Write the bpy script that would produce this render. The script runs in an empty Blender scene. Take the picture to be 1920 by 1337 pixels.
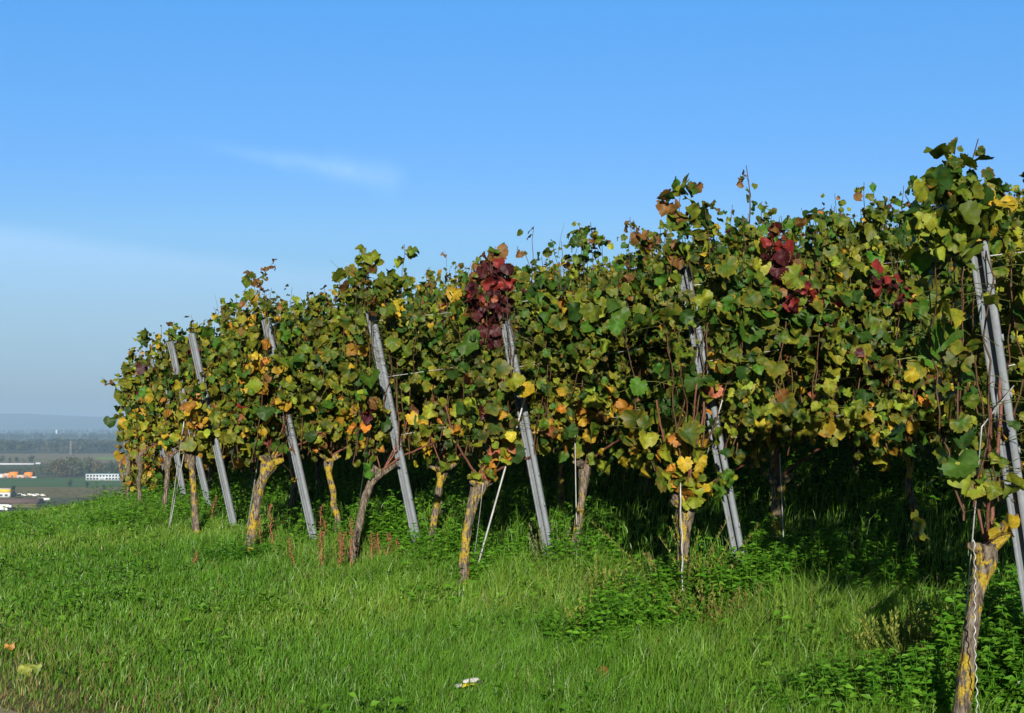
import bpy, math, random
import numpy as np

# ------------------------------------------------------------------ camera, sky, sun, exposure
SC = bpy.context.scene
COL = SC.collection
R = math.radians
F = 2640.0                                    # focal length in pixels of the 1920 wide photograph
PITCH = math.atan(126.5 / F)
cam_d = bpy.data.cameras.new('camera')
cam = bpy.data.objects.new('camera', cam_d)
COL.objects.link(cam)
cam.location = (0, 0, 0)
cam.rotation_euler = (R(90) + PITCH, 0, 0)
cam_d.sensor_width = 36.0
cam_d.lens = 36.0 * F / 1920
cam_d.clip_start = 0.1
cam_d.clip_end = 60000
SC.camera = cam

SUN_AZ = R(179.5)          # clockwise from +Y (the view direction): behind the camera
SUN_EL = R(16.5)
S2 = np.array([math.sin(SUN_AZ) * math.cos(SUN_EL), math.cos(SUN_AZ) * math.cos(SUN_EL), math.sin(SUN_EL)])
sun_d = bpy.data.lights.new('sun', 'SUN')
sun_d.energy = 5.0
sun_d.angle = R(0.5)
sun_d.color = (1.0, 0.95, 0.85)
sun = bpy.data.objects.new('sun', sun_d)
COL.objects.link(sun)
from mathutils import Vector
sun.rotation_euler = Vector((-S2[0], -S2[1], -S2[2])).to_track_quat('-Z', 'Y').to_euler()

SC.view_settings.view_transform = 'Standard'
SC.view_settings.look = 'None'
SC.view_settings.exposure = 0.5
SC.view_settings.gamma = 1.0
SC.view_settings.use_curve_mapping = False
cy = SC.cycles
cy.use_denoising = True
cy.max_bounces = 6
cy.diffuse_bounces = 3
cy.glossy_bounces = 2
cy.transmission_bounces = 4
cy.volume_bounces = 1
cy.caustics_reflective = False
cy.caustics_refractive = False


class NT:
    """small helper for node trees"""
    def __init__(self, tree):
        self.t = tree
        self.n = tree.nodes
        self.l = tree.links

    def node(self, typ, **kw):
        nd = self.n.new(typ)
        for k, v in kw.items():
            setattr(nd, k, v)
        return nd

    def put(self, sock, v):
        if hasattr(v, 'is_output') or hasattr(v, 'links'):
            self.l.new(v, sock)
        else:
            sock.default_value = v

    def m(self, op, a, b=None, c=None, clamp=False):
        nd = self.node('ShaderNodeMath', operation=op, use_clamp=clamp)
        self.put(nd.inputs[0], a)
        if b is not None:
            self.put(nd.inputs[1], b)
        if c is not None:
            self.put(nd.inputs[2], c)
        return nd.outputs[0]

    def smooth(self, v, lo, hi):
        nd = self.node('ShaderNodeMapRange', interpolation_type='SMOOTHSTEP')
        self.put(nd.inputs[0], v)
        nd.inputs[1].default_value = lo
        nd.inputs[2].default_value = hi
        return nd.outputs[0]

    def mix(self, f, a, b, blend='MIX'):
        nd = self.node('ShaderNodeMix', data_type='RGBA', blend_type=blend)
        self.put(nd.inputs[0], f)
        self.put(nd.inputs[6], a)
        self.put(nd.inputs[7], b)
        return nd.outputs[2]

    def noise(self, vec, scale, detail=3, rough=0.55):
        nd = self.node('ShaderNodeTexNoise')
        if vec is not None:
            self.l.new(vec, nd.inputs['Vector'])
        nd.inputs['Scale'].default_value = scale
        nd.inputs['Detail'].default_value = detail
        nd.inputs['Roughness'].default_value = rough
        return nd.outputs['Fac']

    def ramp(self, fac, stops):
        nd = self.node('ShaderNodeValToRGB')
        self.l.new(fac, nd.inputs[0])
        el = nd.color_ramp.elements
        while len(el) < len(stops):
            el.new(0.5)
        for e, (p, c) in zip(el, stops):
            e.position = p
            e.color = (*c, 1)
        return nd.outputs[0]


world = bpy.data.worlds.new('World')
SC.world = world
world.use_nodes = True
W = NT(world.node_tree)
W.n.clear()
sky = W.node('ShaderNodeTexSky', sky_type='NISHITA')
sky.sun_disc = False
sky.sun_elevation = SUN_EL
sky.sun_rotation = SUN_AZ
sky.altitude = 300
sky.air_density = 1.0
sky.dust_density = 0.0
sky.ozone_density = 3.0
hsv = W.node('ShaderNodeHueSaturation')
hsv.inputs['Hue'].default_value = 0.5
hsv.inputs['Saturation'].default_value = 1.18
hsv.inputs['Value'].default_value = 1.0
W.l.new(sky.outputs[0], hsv.inputs['Color'])
tc = W.node('ShaderNodeTexCoord')
sp = W.node('ShaderNodeSeparateXYZ')
W.l.new(tc.outputs['Generated'], sp.inputs[0])
yy = W.m('MAXIMUM', sp.outputs[1], 0.05)
ca = W.m('DIVIDE', sp.outputs[0], yy)
cb = W.m('DIVIDE', sp.outputs[2], yy)
front = W.smooth(sp.outputs[1], 0.3, 0.6)
# thin cirrus streak, falling to the right and thicker at its right end
th = math.atan2(-70, 360)
dx = W.m('ADD', ca, 0.098)
dz = W.m('SUBTRACT', cb, 0.1775)
al = W.m('ADD', W.m('MULTIPLY', dx, math.cos(th)), W.m('MULTIPLY', dz, math.sin(th)))
ac = W.m('ADD', W.m('MULTIPLY', dx, -math.sin(th)), W.m('MULTIPLY', dz, math.cos(th)))
wob = W.m('MULTIPLY', W.m('SUBTRACT', W.noise(tc.outputs['Generated'], 18, 4), 0.5), 0.014)
ac = W.m('ADD', ac, wob)
wid = W.m('ADD', 0.0045, W.m('MULTIPLY', W.smooth(al, -0.10, 0.02), 0.005))
g = W.m('DIVIDE', ac, wid)
g = W.m('EXPONENT', W.m('MULTIPLY', W.m('MULTIPLY', g, g), -1.0))
st = W.m('MULTIPLY', W.smooth(al, -0.16, -0.01), W.smooth(al, 0.028, 0.004))
wisps = W.smooth(W.noise(tc.outputs['Generated'], 40, 5, 0.6), 0.3, 0.7)
streak = W.m('MULTIPLY', W.m('MULTIPLY', g, st), W.m('ADD', 0.45, W.m('MULTIPLY', wisps, 0.4)))
streak = W.m('MULTIPLY', W.m('MULTIPLY', streak, 0.36), front)
# pale veil low on the left, its upper edge falling to the right
edge = W.m('ADD', cb, W.m('MULTIPLY', W.m('ADD', ca, 0.36), 0.11))
edge = W.m('ADD', edge, W.m('MULTIPLY', W.m('SUBTRACT', W.noise(tc.outputs['Generated'], 7, 3), 0.5), 0.02))
veil = W.m('MULTIPLY', W.smooth(edge, 0.146, 0.128), W.smooth(ca, 0.12, -0.25))
veil = W.m('MULTIPLY', W.m('MULTIPLY', veil, 0.30), front)
col = W.mix(W.m('ADD', streak, veil), hsv.outputs[0], (6.6, 8.6, 10.6, 1))
# the air low over the plain is darker and greyer
low = W.ramp(W.m('MULTIPLY', W.m('MAXIMUM', cb, 0.0), 2.0), [(0.0, (0.22, 0.27, 0.38)), (0.07, (0.35, 0.415, 0.56)), (0.15, (0.475, 0.52, 0.61)), (0.276, (0.66, 0.715, 0.825)), (0.375, (0.62, 0.745, 0.94)), (0.60, (0.64, 0.90, 1.09))])
col = W.mix(front, col, W.mix(1.0, col, low, 'MULTIPLY'))
zen = W.m('SUBTRACT', 1.0, W.m('MULTIPLY', W.smooth(sp.outputs[2], 0.34, 0.7), 0.6))  # sky above the view dimmed to keep the shade under the vines dark
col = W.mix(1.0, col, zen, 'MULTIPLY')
col = W.mix(1.0, col, W.m('ADD', 0.55, W.m('MULTIPLY', front, 0.45)), 'MULTIPLY')  # unseen sky behind the camera dimmed, less fill and deeper shadows
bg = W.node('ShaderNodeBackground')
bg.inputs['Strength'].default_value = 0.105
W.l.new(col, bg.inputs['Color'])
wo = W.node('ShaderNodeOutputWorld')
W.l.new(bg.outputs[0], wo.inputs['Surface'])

# ------------------------------------------------------------------ helpers
rng = np.random.default_rng(11)
random.seed(5)
E = np.array([-0.6, 0.8, 0.0])                # along the line of row ends
U = np.array([0.8, 0.6, 0.0])                 # along the rows, uphill
_c, _s = math.cos(PITCH), math.sin(PITCH)


def ray(px, py):
    a = (px - 960) / F
    b = -(py - 668.5) / F
    d = np.array([a, _c - b * _s, _s + b * _c])
    return d / d[1]


def hash2(ix, iy, seed):
    h = (ix.astype(np.int64) * 374761393 + iy.astype(np.int64) * 668265263 + seed * 974711) & 0x7fffffff
    h = ((h ^ (h >> 13)) * 1274126177) & 0x7fffffff
    h = h ^ (h >> 16)
    return (h & 0xffff) / 65535.0


def vnoise(x, y, seed=0):
    x = np.asarray(x, float)
    y = np.asarray(y, float)
    ix, iy = np.floor(x), np.floor(y)
    fx, fy = x - ix, y - iy
    fx = fx * fx * (3 - 2 * fx)
    fy = fy * fy * (3 - 2 * fy)
    a = hash2(ix, iy, seed)
    b = hash2(ix + 1, iy, seed)
    c = hash2(ix, iy + 1, seed)
    d = hash2(ix + 1, iy + 1, seed)
    return (a * (1 - fx) + b * fx) * (1 - fy) + (c * (1 - fx) + d * fx) * fy


def u_edge(t):
    return 5.5 + 0.0525 * np.clip(t - 9, 0, 30) ** 1.6


def gz(x, y):
    """height of the hillside; the eye is at 0"""
    x = np.asarray(x, float)
    y = np.asarray(y, float)
    u = 0.8 * x + 0.6 * y
    t = -0.6 * x + 0.8 * y
    u0 = u_edge(t)
    z = -1.5 + 0.07 * np.minimum(u, u0)
    z = z + 0.15 * 45 * np.tanh(np.maximum(u - u0, 0) / 45)
    tt = np.maximum(t - 13.5, 0)
    z = z - np.where(tt < 31.5, 0.0055 * tt ** 2, 0.0055 * 31.5 ** 2 + 0.3465 * (tt - 31.5))
    dn = np.maximum(-3.0 - u, 0)
    z = z - np.where(dn < 10, 0.015 * dn ** 2, 1.5 + 0.3 * (dn - 10))
    z = z + 0.03 * (vnoise(x * 0.9, y * 0.9, 3) - 0.5) + 0.05 * (vnoise(x * 0.3, y * 0.3, 4) - 0.5)
    r = np.hypot(x, y)
    k = np.clip((r - 260) / 180, 0, 1)
    k = k * k * (3 - 2 * k)
    z = z * (1 - k) + (-70) * k
    return np.maximum(z, -60.6)


def ground_at(px, py):
    d = ray(px, py)
    a, b = 2.0, 60.0
    f = lambda k: k * d[2] - float(gz(k * d[0], k))
    for _ in range(60):
        m_ = 0.5 * (a + b)
        if f(m_) > 0:
            a = m_
        else:
            b = m_
    return d * a


def in_row(px, py, P0):
    """point of the vertical plane of the row through P0 that lies along a line of sight"""
    d = ray(px, py)
    return d * (np.dot(P0, E) / np.dot(d, E))


def at(px, py, y):
    return ray(px, py) * y


def mesh_np(name, V, faces, mat, parent=None, origin=None, col=None, smooth=False, uv=None):
    """faces: list of (n x k) int arrays; one mesh object; colours are per point"""
    V = np.asarray(V, np.float32).reshape(-1, 3)
    if origin is not None:
        V = V - np.asarray(origin, np.float32)
    me = bpy.data.meshes.new(name)
    faces = [np.asarray(f, np.int32) for f in faces if len(f)]
    me.vertices.add(len(V))
    me.vertices.foreach_set('co', V.ravel())
    loops = np.concatenate([f.ravel() for f in faces])
    sizes = np.concatenate([np.full(len(f), f.shape[1], np.int32) for f in faces])
    starts = np.concatenate([[0], np.cumsum(sizes)[:-1]]).astype(np.int32)
    me.loops.add(len(loops))
    me.loops.foreach_set('vertex_index', loops)
    me.polygons.add(len(sizes))
    me.polygons.foreach_set('loop_start', starts)
    me.polygons.foreach_set('loop_total', sizes)
    if smooth:
        me.polygons.foreach_set('use_smooth', np.ones(len(sizes), bool))
    if col is not None:
        at_ = me.attributes.new('Col', 'FLOAT_COLOR', 'POINT')
        c4 = np.ones((len(V), 4), np.float32)
        c4[:, :3] = col
        at_.data.foreach_set('color', c4.ravel())
    me.update(calc_edges=True)
    me.validate()
    me.materials.append(mat)
    o = bpy.data.objects.new(name, me)
    COL.objects.link(o)
    if parent is not None:
        o.parent = parent
    elif origin is not None:
        o.location = origin
    return o


def tag(o, label=None, cat=None, group=None, kind=None):
    if label:
        o['label'] = label
    if cat:
        o['category'] = cat
    if group:
        o['group'] = group
    if kind:
        o['kind'] = kind
    return o


def thing(name, label, cat, loc, group=None):
    o = bpy.data.objects.new(name, None)
    o.empty_display_size = 0.1
    COL.objects.link(o)
    o.location = [float(v) for v in loc]
    return tag(o, label, cat, group)


class MB:
    """collects verts, faces and point colours of one mesh"""
    def __init__(self):
        self.V, self.F3, self.F4, self.C, self.n = [], [], [], [], 0

    def add(self, V, F3=None, F4=None, C=(0.5, 0.5, 0.5)):
        V = np.asarray(V, float).reshape(-1, 3)
        if F3 is not None and len(F3):
            self.F3.append(np.asarray(F3) + self.n)
        if F4 is not None and len(F4):
            self.F4.append(np.asarray(F4) + self.n)
        self.V.append(V)
        c = np.asarray(C, float)
        self.C.append(np.broadcast_to(c, (len(V), 3)))
        self.n += len(V)

    def box(self, c, size, C=(0.5, 0.5, 0.5), rot=0.0):
        sx, sy, sz = np.asarray(size) / 2
        v = np.array([[x, y, z] for x in (-sx, sx) for y in (-sy, sy) for z in (-sz, sz)])
        cr, sr = math.cos(rot), math.sin(rot)
        v = np.stack([v[:, 0] * cr - v[:, 1] * sr, v[:, 0] * sr + v[:, 1] * cr, v[:, 2]], 1)
        f = [[0, 1, 3, 2], [4, 6, 7, 5], [0, 4, 5, 1], [2, 3, 7, 6], [0, 2, 6, 4], [1, 5, 7, 3]]
        self.add(v + np.asarray(c), None, f, C)

    def tube(self, pts, rad, sides=6, C=(0.5, 0.5, 0.5), rough=0.0, cap=True):
        pts = np.asarray(pts, float)
        n = len(pts)
        rad = np.broadcast_to(np.asarray(rad, float), (n,))
        tan = np.gradient(pts, axis=0)
        tan /= np.linalg.norm(tan, axis=1)[:, None] + 1e-9
        ref = np.array([0.0, 0.0, 1.0]) if abs(tan[:, 2]).mean() < 0.8 else np.array([0.9, -0.3, 0.1])
        a = np.cross(tan, ref)
        a /= np.linalg.norm(a, axis=1)[:, None] + 1e-9
        b = np.cross(tan, a)
        ang = np.linspace(0, 2 * math.pi, sides, endpoint=False)
        rr = rad[:, None] * np.ones((1, sides))
        if rough:
            k1 = rng.normal(0, 1, (sides,))
            for i in range(n):
                k1 = 0.82 * k1 + 0.57 * rng.normal(0, 1, sides)
                rr[i] *= 1 + rough * np.clip(k1, -2, 2)
        V = (pts[:, None] + rr[..., None] * (np.cos(ang)[None, :, None] * a[:, None] + np.sin(ang)[None, :, None] * b[:, None])).reshape(-1, 3)
        i = np.arange(n - 1)[:, None] * sides
        j = np.arange(sides)[None]
        j2 = (j + 1) % sides
        f4 = np.stack([i + j, i + j2, i + sides + j2, i + sides + j], -1).reshape(-1, 4)
        f3 = []
        if cap:
            V = np.vstack([V, pts[0], pts[-1]])
            c0, c1 = n * sides, n * sides + 1
            for q in range(sides):
                f3.append([c0, (q + 1) % sides, q])
                f3.append([c1, (n - 1) * sides + q, (n - 1) * sides + (q + 1) % sides])
        self.add(V, f3, f4, C if np.ndim(C) == 1 else np.vstack([np.repeat(C, sides, 0)] + ([C[:1], C[-1:]] if cap else [])))

    def leaflets(self, base, direc, normal, length, width, C, fold=0.25, droop=0.15):
        """simple pointed leaves: six points, four triangles each"""
        base = np.asarray(base, float)
        n = len(base)
        d = direc / (np.linalg.norm(direc, axis=1)[:, None] + 1e-9)
        nn = normal - d * np.sum(normal * d, 1)[:, None]
        nn /= np.linalg.norm(nn, axis=1)[:, None] + 1e-9
        s = np.cross(d, nn)
        L = np.broadcast_to(length, (n,))[:, None]
        Wd = np.broadcast_to(width, (n,))[:, None]
        mid = base + d * L * 0.42
        tip = base + d * L - nn * L * droop
        l_ = mid + s * Wd * 0.5 + nn * Wd * fold
        r_ = mid - s * Wd * 0.5 + nn * Wd * fold
        V = np.stack([base, l_, mid, r_, tip], 1).reshape(-1, 3)
        k = np.arange(n)[:, None] * 5
        f3 = np.concatenate([k + np.array(q) for q in ([0, 2, 1], [0, 3, 2], [1, 2, 4], [2, 3, 4])])
        C = np.asarray(C, float)
        if C.ndim == 2:
            C = np.repeat(C, 5, 0)
        self.add(V, f3, None, C)

    def build(self, name, mat, parent=None, origin=None, smooth=False):
        fs = []
        if self.F3:
            fs.append(np.concatenate(self.F3))
        if self.F4:
            fs.append(np.concatenate(self.F4))
        return mesh_np(name, np.vstack(self.V), fs, mat, parent, origin, np.vstack(self.C), smooth)


# ------------------------------------------------------------------ materials
def new_mat(name):
    m_ = bpy.data.materials.new(name)
    m_.use_nodes = True
    t = NT(m_.node_tree)
    t.n.clear()
    t.out = t.node('ShaderNodeOutputMaterial')
    return m_, t


def principled(t, base, rough=0.6, spec=0.3, metal=0.0, normal=None):
    p = t.node('ShaderNodeBsdfPrincipled')
    t.put(p.inputs['Base Color'], base)
    t.put(p.inputs['Roughness'], rough)
    t.put(p.inputs['Specular IOR Level'], spec)
    t.put(p.inputs['Metallic'], metal)
    if normal is not None:
        t.l.new(normal, p.inputs['Normal'])
    return p


def bump(t, h, strength=0.5, dist=0.01):
    b = t.node('ShaderNodeBump')
    b.inputs['Strength'].default_value = strength
    b.inputs['Distance'].default_value = dist
    t.l.new(h, b.inputs['Height'])
    return b.outputs[0]


def leaf_material(name, transl, rough=0.45, spec=0.3, spots=0.0, nscale=40):
    m_, t = new_mat(name)
    a = t.node('ShaderNodeAttribute', attribute_name='Col')
    tc_ = t.node('ShaderNodeTexCoord')
    nz = t.noise(tc_.outputs['Object'], nscale, 3)
    c = t.mix(1.0, a.outputs['Color'], t.ramp(nz, [(0.3, (0.70, 0.74, 0.66)), (0.7, (1.22, 1.18, 1.2))]), 'MULTIPLY')
    if spots:
        n4 = t.noise(tc_.outputs['Object'], 34, 3, 0.6)
        c = t.mix(t.m('MULTIPLY', t.smooth(n4, 0.50, 0.68), 0.6), c, t.mix(1.0, c, (1.5, 1.22, 0.8, 1), 'MULTIPLY'))
        n2 = t.noise(tc_.outputs['Object'], 75, 4, 0.6)
        c = t.mix(t.m('MULTIPLY', t.smooth(n2, 0.58, 0.68), spots), c, (0.12, 0.06, 0.018, 1))
    bm = bump(t, t.noise(tc_.outputs['Object'], 130, 2), 0.25, 0.004)
    p = principled(t, c, rough, spec, 0.0, bm)
    tr = t.node('ShaderNodeBsdfTranslucent')
    t.l.new(t.mix(1.0, c, (1.35, 1.25, 0.5, 1), 'MULTIPLY'), tr.inputs['Color'])
    ms = t.node('ShaderNodeMixShader')
    ms.inputs[0].default_value = transl
    t.l.new(p.outputs[0], ms.inputs[1])
    t.l.new(tr.outputs[0], ms.inputs[2])
    t.l.new(ms.outputs[0], t.out.inputs['Surface'])
    return m_


M_LEAF = leaf_material('vine_leaf', 0.20, 0.5, 0.22, 0.55)
M_GRASS = leaf_material('grass_blade', 0.30, 0.42, 0.40, 0.0, 6)
M_WEED = leaf_material('weed_leaf', 0.30, 0.5, 0.25, 0.0, 30)
M_TREE = leaf_material('tree_leaf', 0.15, 0.7, 0.1, 0.0, 0.4)


def attr_material(name, rough=0.7, spec=0.2, nscale=20, contrast=0.3, metal=0.0):
    m_, t = new_mat(name)
    a = t.node('ShaderNodeAttribute', attribute_name='Col')
    tc_ = t.node('ShaderNodeTexCoord')
    nz = t.noise(tc_.outputs['Object'], nscale, 5, 0.6)
    lo, hi = 1 - contrast, 1 + contrast
    c = t.mix(1.0, a.outputs['Color'], t.ramp(nz, [(0.3, (lo, lo, lo)), (0.7, (hi, hi, hi))]), 'MULTIPLY')
    p = principled(t, c, rough, spec, metal)
    t.l.new(p.outputs[0], t.out.inputs['Surface'])
    return m_


M_CANE = attr_material('cane_bark', 0.6, 0.25, 60, 0.35)
M_PAINT = attr_material('painted_wall', 0.7, 0.2, 0.3, 0.08)

# galvanised steel of the posts
m_, t = new_mat('galvanised_steel')
tc_ = t.node('ShaderNodeTexCoord')
vo = t.node('ShaderNodeTexVoronoi')
vo.inputs['Scale'].default_value = 60
t.l.new(tc_.outputs['Object'], vo.inputs['Vector'])
n1 = t.noise(tc_.outputs['Object'], 9, 5, 0.65)
c = t.ramp(n1, [(0.3, (0.165, 0.185, 0.20)), (0.65, (0.225, 0.245, 0.26)), (0.8, (0.17, 0.165, 0.155))])
c = t.mix(0.10, c, vo.outputs['Color'], 'OVERLAY')
bw = t.node('ShaderNodeRGBToBW')
t.l.new(c, bw.inputs[0])
c = t.mix(0.75, c, t.mix(1.0, bw.outputs[0], (0.92, 1.0, 1.06, 1), 'MULTIPLY'))
p = principled(t, c, 0.6, 0.3, 0.0)
t.l.new(p.outputs[0], t.out.inputs['Surface'])
M_STEEL = m_

m_, t = new_mat('wire_steel')
tc_ = t.node('ShaderNodeTexCoord')
n1 = t.noise(tc_.outputs['Object'], 25, 3)
p = principled(t, t.ramp(n1, [(0.3, (0.30, 0.30, 0.29)), (0.7, (0.52, 0.51, 0.49))]), 0.5, 0.4, 0.3)
t.l.new(p.outputs[0], t.out.inputs['Surface'])
M_WIRE = m_


def bark_material(name, lichen_lo):
    """grey brown flaking bark; yellow lichen grows in patches of its own shape"""
    m_, t = new_mat(name)
    tc_ = t.node('ShaderNodeTexCoord')
    mp = t.node('ShaderNodeMapping')
    mp.inputs['Scale'].default_value = (1, 1, 0.22)
    t.l.new(tc_.outputs['Object'], mp.inputs['Vector'])
    n1 = t.noise(mp.outputs[0], 75, 6, 0.65)
    n2 = t.noise(tc_.outputs['Object'], 14, 4)
    n3 = t.noise(tc_.outputs['Object'], 120, 3)
    c = t.ramp(n1, [(0.36, (0.028, 0.021, 0.016)), (0.5, (0.15, 0.118, 0.086)), (0.68, (0.33, 0.275, 0.205))])
    c = t.mix(t.smooth(n2, 0.5, 0.75), c, t.mix(1.0, c, (0.95, 0.85, 0.8, 1), 'MULTIPLY'))
    ln = t.noise(tc_.outputs['Object'], 11, 5, 0.62)
    ln = t.m('ADD', t.m('MULTIPLY', ln, 0.8), t.m('MULTIPLY', n1, 0.2))
    lm = t.smooth(ln, lichen_lo, lichen_lo + 0.06)
    lc = t.ramp(n3, [(0.3, (0.20, 0.145, 0.03)), (0.5, (0.40, 0.28, 0.03)), (0.72, (0.52, 0.36, 0.035))])
    lm = t.m('MULTIPLY', lm, t.smooth(n1, 0.34, 0.45))
    c = t.mix(lm, c, lc)
    p = principled(t, c, 0.85, 0.15, 0.0, bump(t, n1, 1.0, 0.02))
    t.l.new(p.outputs[0], t.out.inputs['Surface'])
    return m_


M_BARK = bark_material('vine_bark', 0.525)
M_BARK_L = bark_material('vine_bark_lichen', 0.486)
M_BARK_N = bark_material('vine_bark_plain', 0.58)

# soil and turf of the hillside
m_, t = new_mat('turf_soil')
tc_ = t.node('ShaderNodeTexCoord')
n1 = t.noise(tc_.outputs['Object'], 3.0, 5, 0.6)
n2 = t.noise(tc_.outputs['Object'], 40, 4, 0.6)
c = t.ramp(n1, [(0.35, (0.022, 0.055, 0.007)), (0.65, (0.04, 0.085, 0.012))])
c = t.mix(t.m('MULTIPLY', t.smooth(n2, 0.5, 0.7), 0.6), c, (0.045, 0.04, 0.02, 1))
sx_ = t.node('ShaderNodeSeparateXYZ')
t.l.new(tc_.outputs['Object'], sx_.inputs[0])
uu_ = t.m('ADD', t.m('MULTIPLY', sx_.outputs[0], 0.8), t.m('MULTIPLY', sx_.outputs[1], 0.6))
c = t.mix(t.smooth(t.m('ADD', uu_, t.m('MULTIPLY', n1, 0.8)), 3.2, 2.5), c, t.ramp(n2, [(0.3, (0.13, 0.10, 0.05)), (0.7, (0.24, 0.19, 0.10))]))
M_SOIL = m_
p = principled(t, c, 0.95, 0.05, 0.0, bump(t, n2, 0.8, 0.03))
t.l.new(p.outputs[0], t.out.inputs['Surface'])

m_, t = new_mat('path_gravel')
tc_ = t.node('ShaderNodeTexCoord')
n1 = t.noise(tc_.outputs['Object'], 60, 5, 0.7)
n2 = t.noise(tc_.outputs['Object'], 4, 4, 0.6)
c = t.ramp(n1, [(0.3, (0.22, 0.17, 0.11)), (0.7, (0.44, 0.36, 0.25))])
c = t.mix(t.smooth(n2, 0.5, 0.7), c, (0.22, 0.17, 0.11, 1))
p = principled(t, c, 0.95, 0.1, 0.0, bump(t, n1, 0.6, 0.01))
t.l.new(p.outputs[0], t.out.inputs['Surface'])
M_PATH = m_


def field_material(name, c1, c2, scale):
    m_, t = new_mat(name)
    tc_ = t.node('ShaderNodeTexCoord')
    n1 = t.noise(tc_.outputs['Object'], scale, 5, 0.65)
    c = t.ramp(n1, [(0.32, c1), (0.68, c2)])
    p = principled(t, c, 0.95, 0.05)
    t.l.new(p.outputs[0], t.out.inputs['Surface'])
    return m_


# ------------------------------------------------------------------ the ground, the plain, the hills
na, nr = 300, 150
rad = np.concatenate([[0.0], np.geomspace(0.6, 445, nr)])
ang = np.linspace(0, 2 * math.pi, na, endpoint=False)
X = rad[:, None] * np.cos(ang)[None]
Y = rad[:, None] * np.sin(ang)[None]
V = np.stack([X, Y, gz(X, Y)], -1).reshape(-1, 3)
i = np.arange(nr)[:, None] * na
j = np.arange(na)[None]
j2 = (j + 1) % na
f4 = np.stack([i + j, i + na + j, i + na + j2, i + j2], -1).reshape(-1, 4)
hs = mesh_np('ground', V, [f4], M_SOIL, smooth=True)
tag(hs, kind='structure')

ug = np.linspace(-0.9, 2.08, 22)
tg = np.linspace(-6, 22, 160)
UU, TT = np.meshgrid(ug, tg)
wv = 0.10 * (vnoise(TT * 1.1, TT * 0 + 3, 9) - 0.5) + 0.12 * (vnoise(TT * 4, TT * 0 + 7, 8) - 0.5)
UU = UU + np.where(UU > 2.0, wv * 1.4, 0)
X, Y = 0.8 * UU - 0.6 * TT, 0.6 * UU + 0.8 * TT
V = np.stack([X, Y, gz(X, Y) + 0.012], -1).reshape(-1, 3)
nu = len(ug)
i = np.arange(len(tg) - 1)[:, None] * nu
j = np.arange(nu - 1)[None]
f4 = np.stack([i + j, i + j + 1, i + nu + j + 1, i + nu + j], -1).reshape(-1, 4)
tag(mesh_np('path', V, [f4], M_PATH, smooth=True), kind='structure')

PZ = -60.0


def pd(py):
    """distance of a point of the plain seen at a row of the photograph"""
    return PZ / ray(960, py)[2]


def disc(name, r, z, mat):
    a = np.linspace(0, 2 * math.pi, 96, endpoint=False)
    V = np.stack([r * np.cos(a), r * np.sin(a), np.full(96, z)], 1)
    return tag(mesh_np(name, V, [np.arange(96)[None]], mat), kind='structure')


disc('plain', 18000, PZ, field_material('plain_land', (0.074, 0.101, 0.041), (0.162, 0.155, 0.068), 0.006))


def field(px0, px1, y0, y1, c1, c2, dz, scale=0.05):
    d0, d1 = pd(y1), pd(y0)
    xs = []
    V = [[(px0 - 960) / F * d0, d0], [(px1 - 960) / F * d0, d0], [(px1 - 960) / F * d1, d1], [(px0 - 960) / F * d1, d1]]
    V = [[a, b, PZ + dz] for a, b in V]
    o = mesh_np('field', V, [np.array([[0, 1, 2, 3]])], field_material('field_land', c1, c2, scale))
    return tag(o, kind='structure')


field(-900, 900, 851, 869, (0.219, 0.176, 0.081), (0.347, 0.264, 0.133), 0.15, 0.02)
field(183, 700, 857, 862, (0.219, 0.334, 0.045), (0.292, 0.421, 0.059), 0.30, 0.02)
field(-900, 170, 861, 864, (0.182, 0.211, 0.059), (0.238, 0.264, 0.075), 0.30, 0.02)
field(-900, 700, 897, 913, (0.082, 0.166, 0.045), (0.119, 0.211, 0.059), 0.15, 0.03)
field(-900, 700, 913.5, 934, (0.163, 0.150, 0.052), (0.274, 0.229, 0.075), 0.20, 0.06)
field(26, 72, 945, 953, (0.292, 0.264, 0.075), (0.437, 0.369, 0.119), 0.25, 0.06)

# wooded ridge on the horizon
xs = np.linspace(-14000, 14000, 200)
top = 62 + 34 * vnoise(xs / 4200 + 5, xs * 0, 21) + 14 * vnoise(xs / 900, xs * 0 + 2, 22)
pxs = 960 + F * xs / 15000
top = top + np.where(pxs < 400, np.interp(pxs, [-400, 0, 110, 215, 400], [52, 46, 22, 6, 0]), 0) - 20
V = []
for dy, k in ((0, 0.0), (500, 0.55), (1100, 0.9), (1700, 1.0), (2600, 0.6)):
    V.append(np.stack([xs, np.full(200, 13800.0 + dy) + 400 * vnoise(xs / 2500, xs * 0 + dy, 5), PZ - 1 + (top - PZ) * k], 1))
V = np.vstack(V)
i = np.arange(4)[:, None] * 200
j = np.arange(199)[None]
f4 = np.stack([i + j, i + j + 1, i + 200 + j + 1, i + 200 + j], -1).reshape(-1, 4)
tag(mesh_np('hills', V, [f4], field_material('ridge_wood', (0.03, 0.045, 0.02), (0.05, 0.065, 0.03), 0.002), smooth=True), kind='structure')

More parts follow.
